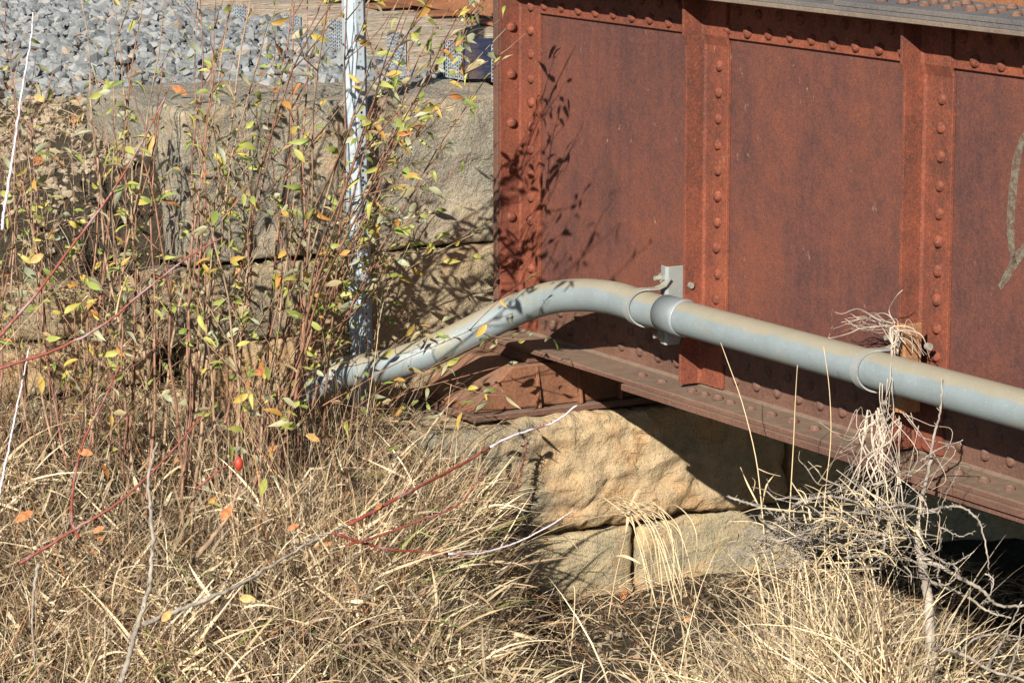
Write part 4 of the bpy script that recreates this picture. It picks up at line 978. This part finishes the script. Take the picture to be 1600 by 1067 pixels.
stalk([(1470, 1075), (1530, 1020), (1570, 985), (1620, 945)], -0.20, 'long straw slanting across the lower right corner', 0.0026)
stalk([(660, 1000), (680, 800), (690, 700), (705, 600)], -0.72, 'bleached straw upright below the curved pipe', 0.0018)
stalk([(572, 655), (586, 560), (600, 470), (640, 380)], -0.95, 'bleached straw leaning beside the steel post', 0.0016)
stalk([(180, 500), (188, 460), (200, 430)], -2.0, 'short bushy foxtail stalk on the left ledge', 0.004)
# dried weed hanging before the tan block
dw = thing('dried_weed', onX(800, 830, 0.46), 'reddish dried dock stalk leaning on the left end of the tan block', 'weed')
P = catmull([onX(795, 850, 0.48), onX(800, 790, 0.50), onX(812, 740, 0.50), onX(824, 690, 0.49)], 16); rr = random.Random(5)
mb = MB().tube(P, 0.0032, 5)
for p in P[3:]:
    for _ in range(14):
        v_ = np.array([rr.gauss(0, 1), rr.gauss(0, 1), rr.gauss(0.2, 1)]); v_ /= np.linalg.norm(v_); mb.tube([p, p+v_*rr.uniform(.008, .024)], [0.0022, 0.0016], 3)
mb.build('stem', M['stem'], dw)
# ------------------------------------------------------------------ dead shrub at the right
ds = thing('dead_shrub', onY(1452, 1060, -0.28), 'bare grey dead shrub with a thick trunk at the edge of the dark opening', 'dead shrub')
def limb(pts, r, Y_=-0.28, name='branch', mat='stem_grey', k=0.6, wig=0.0012, par=None):
    P = [onY(px, py, Y_ if not hasattr(Y_, '__len__') else Y_[min(i, len(Y_)-1)]) for i, (px, py) in enumerate(pts)]
    n = 8*len(pts); C_ = catmull(P, n); rr = random.Random(int(pts[0][0]*7+pts[0][1]))
    C_ = [c+np.array([rr.gauss(0, wig), rr.gauss(0, wig), rr.gauss(0, wig)]) for c in C_]
    mb = MB().tube(C_, [r*(1-k*i/n)*rr.uniform(.92, 1.1) for i in range(n+1)], 7)
    for _ in range(3*len(pts)):
        i = rr.randint(1, n-1); v_ = np.array([rr.gauss(0, 1), rr.gauss(0, .6), rr.gauss(0, 1)]); v_ /= np.linalg.norm(v_)
        mb.tube([C_[i], C_[i]+v_*rr.uniform(.006, .022)], [max(0.0012, r*0.3), 0.0006], 4)
    return mb.build(name, M[mat], ds if par is None else par, smooth=True)
limb([(1462, 1090), (1456, 1030), (1452, 960), (1446, 905), (1436, 860), (1432, 820)], 0.0165, name='trunk', k=0.35, wig=0.0018)
limb([(1438, 880), (1434, 840), (1438, 790), (1450, 740), (1458, 690), (1470, 640), (1472, 590)], 0.009, k=0.8)
limb([(1440, 870), (1475, 888), (1505, 905), (1535, 922), (1560, 945), (1600, 945), (1640, 935)], 0.0075, [-0.28, -0.25, -0.2, -0.15, -0.1, -0.1, -0.1])
limb([(1448, 905), (1480, 918), (1515, 935), (1545, 955), (1580, 965)], 0.006, [-0.28, -0.22, -0.15, -0.1])
limb([(1446, 800), (1480, 791), (1508, 795), (1530, 815), (1541, 855), (1546, 890)], 0.0042)
limb([(1450, 815), (1475, 825), (1500, 838), (1524, 829)], 0.0030)
limb([(1455, 865), (1485, 881), (1505, 873), (1521, 861)], 0.0034)
limb([(1540, 895), (1552, 905), (1548, 925), (1535, 945)], 0.0026)
limb([(1470, 885), (1465, 900), (1473, 914), (1488, 908), (1497, 893), (1487, 881), (1474, 886)], 0.0032)
limb([(1380, 1045), (1420, 1020), (1460, 1012), (1505, 1022), (1545, 1045), (1600, 1062), (1640, 1075)], 0.0075)
limb([(1540, 1045), (1562, 1010), (1575, 985), (1596, 940)], 0.0045)
limb([(1575, 1055), (1590, 1010), (1598, 965)], 0.0040)
limb([(1500, 1022), (1520, 1000), (1560, 990), (1610, 1000)], 0.0045)
limb([(1185, 850), (1215, 815), (1250, 785), (1300, 775), (1350, 788)], 0.0075, -0.40)
limb([(1135, 775), (1165, 785), (1200, 795), (1260, 800), (1330, 800), (1420, 812)], 0.0042, -0.40)
limb([(1300, 830), (1350, 800), (1410, 790), (1462, 800)], 0.0060, -0.38)
limb([(1320, 870), (1370, 868), (1420, 875), (1470, 885)], 0.0055, -0.38)
limb([(1400, 790), (1380, 860), (1372, 920)], 0.0050, -0.34)
limb([(1438, 720), (1470, 700), (1505, 688)], 0.0035, -0.30)
limb([(1465, 805), (1480, 770), (1500, 730)], 0.0020, -0.30)
# tangled bleached vines hanging from the clamp over the clump
vt = thing('vine_tangle', onY(1380, 800, -0.36), 'bleached dead vines hanging from the rusty clamp down to the straw clump', 'vine')
rr = random.Random(21)
def strand(pts, r, jit, Y_):
    P = []
    for i, (px, py) in enumerate(pts):
        y = Y_[min(i, len(Y_)-1)]+rr.gauss(0, .012)
        P.append(onY(px+rr.gauss(0, jit), py+rr.gauss(0, jit), y))
    C_ = catmull(P, 5*len(pts)); n = len(C_)-1
    return C_, [r*(1-0.5*i/n) for i in range(n+1)]
tan = MB()
for k in range(24):                                        # hair thrown left and right of the clamp
    a = rr.uniform(-0.2, 0.9); L_ = rr.uniform(18, 80)
    if rr.random() < 0.62:
        pts = [(1398, 545+rr.gauss(0, 8)), (1398+rr.gauss(0, 6), 512+rr.gauss(0, 6)), (1385-L_*0.4, 500+L_*0.05+rr.gauss(0, 6)), (1375-L_*0.8, 498+rr.uniform(-8, 0.45*L_))]
    else:
        pts = [(1392, 545+rr.gauss(0, 8)), (1402+rr.gauss(0, 6), 515+rr.gauss(0, 6)), (1415+L_*0.15, 525+rr.gauss(0, 6)), (1415+L_*0.42, 540+rr.uniform(0, 0.4*L_))]
    tan.tube(*strand(pts, rr.choice((.0008, .001, .0013, .0022)), 5, [-0.20, -0.17, -0.16, -0.15]), 4)
for pts in ([(1395, 505), (1370, 498), (1340, 483), (1318, 490), (1305, 488)], [(1398, 505), (1388, 485), (1400, 462), (1410, 453)], [(1390, 510), (1350, 512), (1325, 520), (1298, 528), (1297, 520)]): tan.tube(*strand(pts, 0.0018, 1, [-0.18]), 4)
tan.build('strand', M['tangle'], vt)
tan = MB()
for k in range(6):
    x_ = 1393+rr.gauss(0, 5)
    tan.tube(*strand([(1398+rr.gauss(0, 6), 540), (x_, 575), (x_-3, 610), (x_-4+rr.gauss(0, 6), 650), (1390+rr.gauss(0, 22), 720), (1385+rr.gauss(0, 40), 800)], rr.uniform(.0012, .0022), 3, [-0.20, -0.262, -0.292, -0.285, -0.30, -0.36]), 4)
for k in range(24):
    x0_ = rr.uniform(1355, 1412); x1_ = 1345+rr.gauss(20, 45)
    tan.tube(*strand([(x0_, rr.uniform(630, 665)), (x0_-rr.uniform(-12, 22), 690), (x1_*0.5+x0_*0.5, 740), (x1_+rr.gauss(0, 10), 790), (x1_+rr.gauss(0, 14), 830)], rr.choice((.0008, .0011, .0015, .0028)), 8, [-0.25, -0.28, -0.32, -0.36, -0.4]), 4)
for k in range(5):
    tan.tube(*strand([(1385, 640), (1345, 660+rr.uniform(-25, 20)), (1330+rr.uniform(-45, 10), 650+rr.uniform(-20, 60)), (1315+rr.uniform(-45, 25), 690+rr.uniform(-60, 60))], rr.uniform(.0009, .0016), 5, [-0.25, -0.28, -0.30, -0.30]), 4)
for k in range(4):
    tan.tube(*strand([(1410, 650), (1440+rr.uniform(-20, 20), 670+rr.uniform(-40, 30)), (1450+rr.uniform(-20, 50), 700+rr.uniform(-20, 40)), (1425+rr.uniform(-30, 40), 770)], rr.uniform(.0009, .0016), 5, [-0.26, -0.26, -0.27, -0.33]), 4)
tan.build('strand', M['tangle'], vt)
tan = MB()
for k in range(130):                                       # nest-like top of the clump
    cx_ = rr.gauss(1340, 72); cy_ = rr.gauss(825, 36)+abs(cx_-1340)*0.08
    if cx_ > 1462: continue
    a = rr.uniform(0, 6.28); pts = []
    for j in range(5):
        pts.append((cx_, cy_)); a += rr.gauss(0, .4); cx_ += 26*math.cos(a); cy_ += 17*math.sin(a)
        cx_ = min(cx_, 1470)
    y0 = rr.uniform(-0.52, -0.26)
    tan.tube(*strand(pts, rr.choice((.0009, .0012, .0016, .003)), 3, [y0]), 4)
for k in range(110):                                       # small greyer nest at the left shoulder
    cx_ = rr.gauss(1215, 26); cy_ = rr.gauss(850, 20); a = rr.uniform(0, 6.28); pts = []
    for j in range(5):
        pts.append((cx_, cy_)); a += rr.gauss(0, .7); cx_ += 14*math.cos(a); cy_ += 10*math.sin(a)
    tan.tube(*strand(pts, rr.uniform(.0009, .0018), 2, [rr.uniform(-0.48, -0.36)]), 4)
o = tan.build('tangle', M['stem_grey'], vt); o['kind'] = 'stuff'
tan = MB()
for k in range(150):                                       # straw woven into it
    cx_ = rr.gauss(1345, 70); cy_ = rr.gauss(840, 38); ax_ = rr.gauss(0, 40); ay_ = rr.uniform(-55, 25); pts = [(cx_, cy_), (cx_+ax_*.55+rr.gauss(0, 5), cy_+ay_*.7-rr.uniform(0, 10)), (cx_+ax_, cy_+ay_)]
    if max(p[0] for p in pts) > 1470: continue
    tan.tube(*strand(pts, rr.uniform(.0012, .0028), 1, [rr.uniform(-0.52, -0.30)]), 3)
o = tan.build('woven_straw', M['straw'], vt); o['kind'] = 'stuff'
dr = MB()
for k in range(24):                                        # straw drooping over the lower stones
    x_ = 1005+rr.gauss(0, 22); x2 = x_+rr.uniform(20, 60)
    dr.tube(*strand([(x_-rr.uniform(20, 50), 790+rr.gauss(0, 10)), (x_, 800+rr.gauss(0, 8)), (x_+25+rr.gauss(0, 6), 840), (x2+rr.gauss(0, 8), rr.uniform(890, 960))], rr.uniform(.0012, .0026), 1.5, [rr.uniform(-0.45, -0.25)]), 3)
for k in range(26):
    x_ = rr.uniform(1180, 1330); dr.tube(*strand([(x_+rr.uniform(0, 60), 1075), (x_+rr.uniform(0, 30), 980), (x_, rr.uniform(850, 930)), (x_-rr.uniform(10, 60), rr.uniform(860, 960))], rr.uniform(.0014, .003), 1.5, [rr.uniform(-0.5, -0.35)]), 3)
o = dr.build('drooping_straw', M['straw']); o['kind'] = 'stuff'; tag(o, 'pale straw drooping over the lower stones beside the clump', 'dry grass')
print('OBJECTS', len(bpy.data.objects))
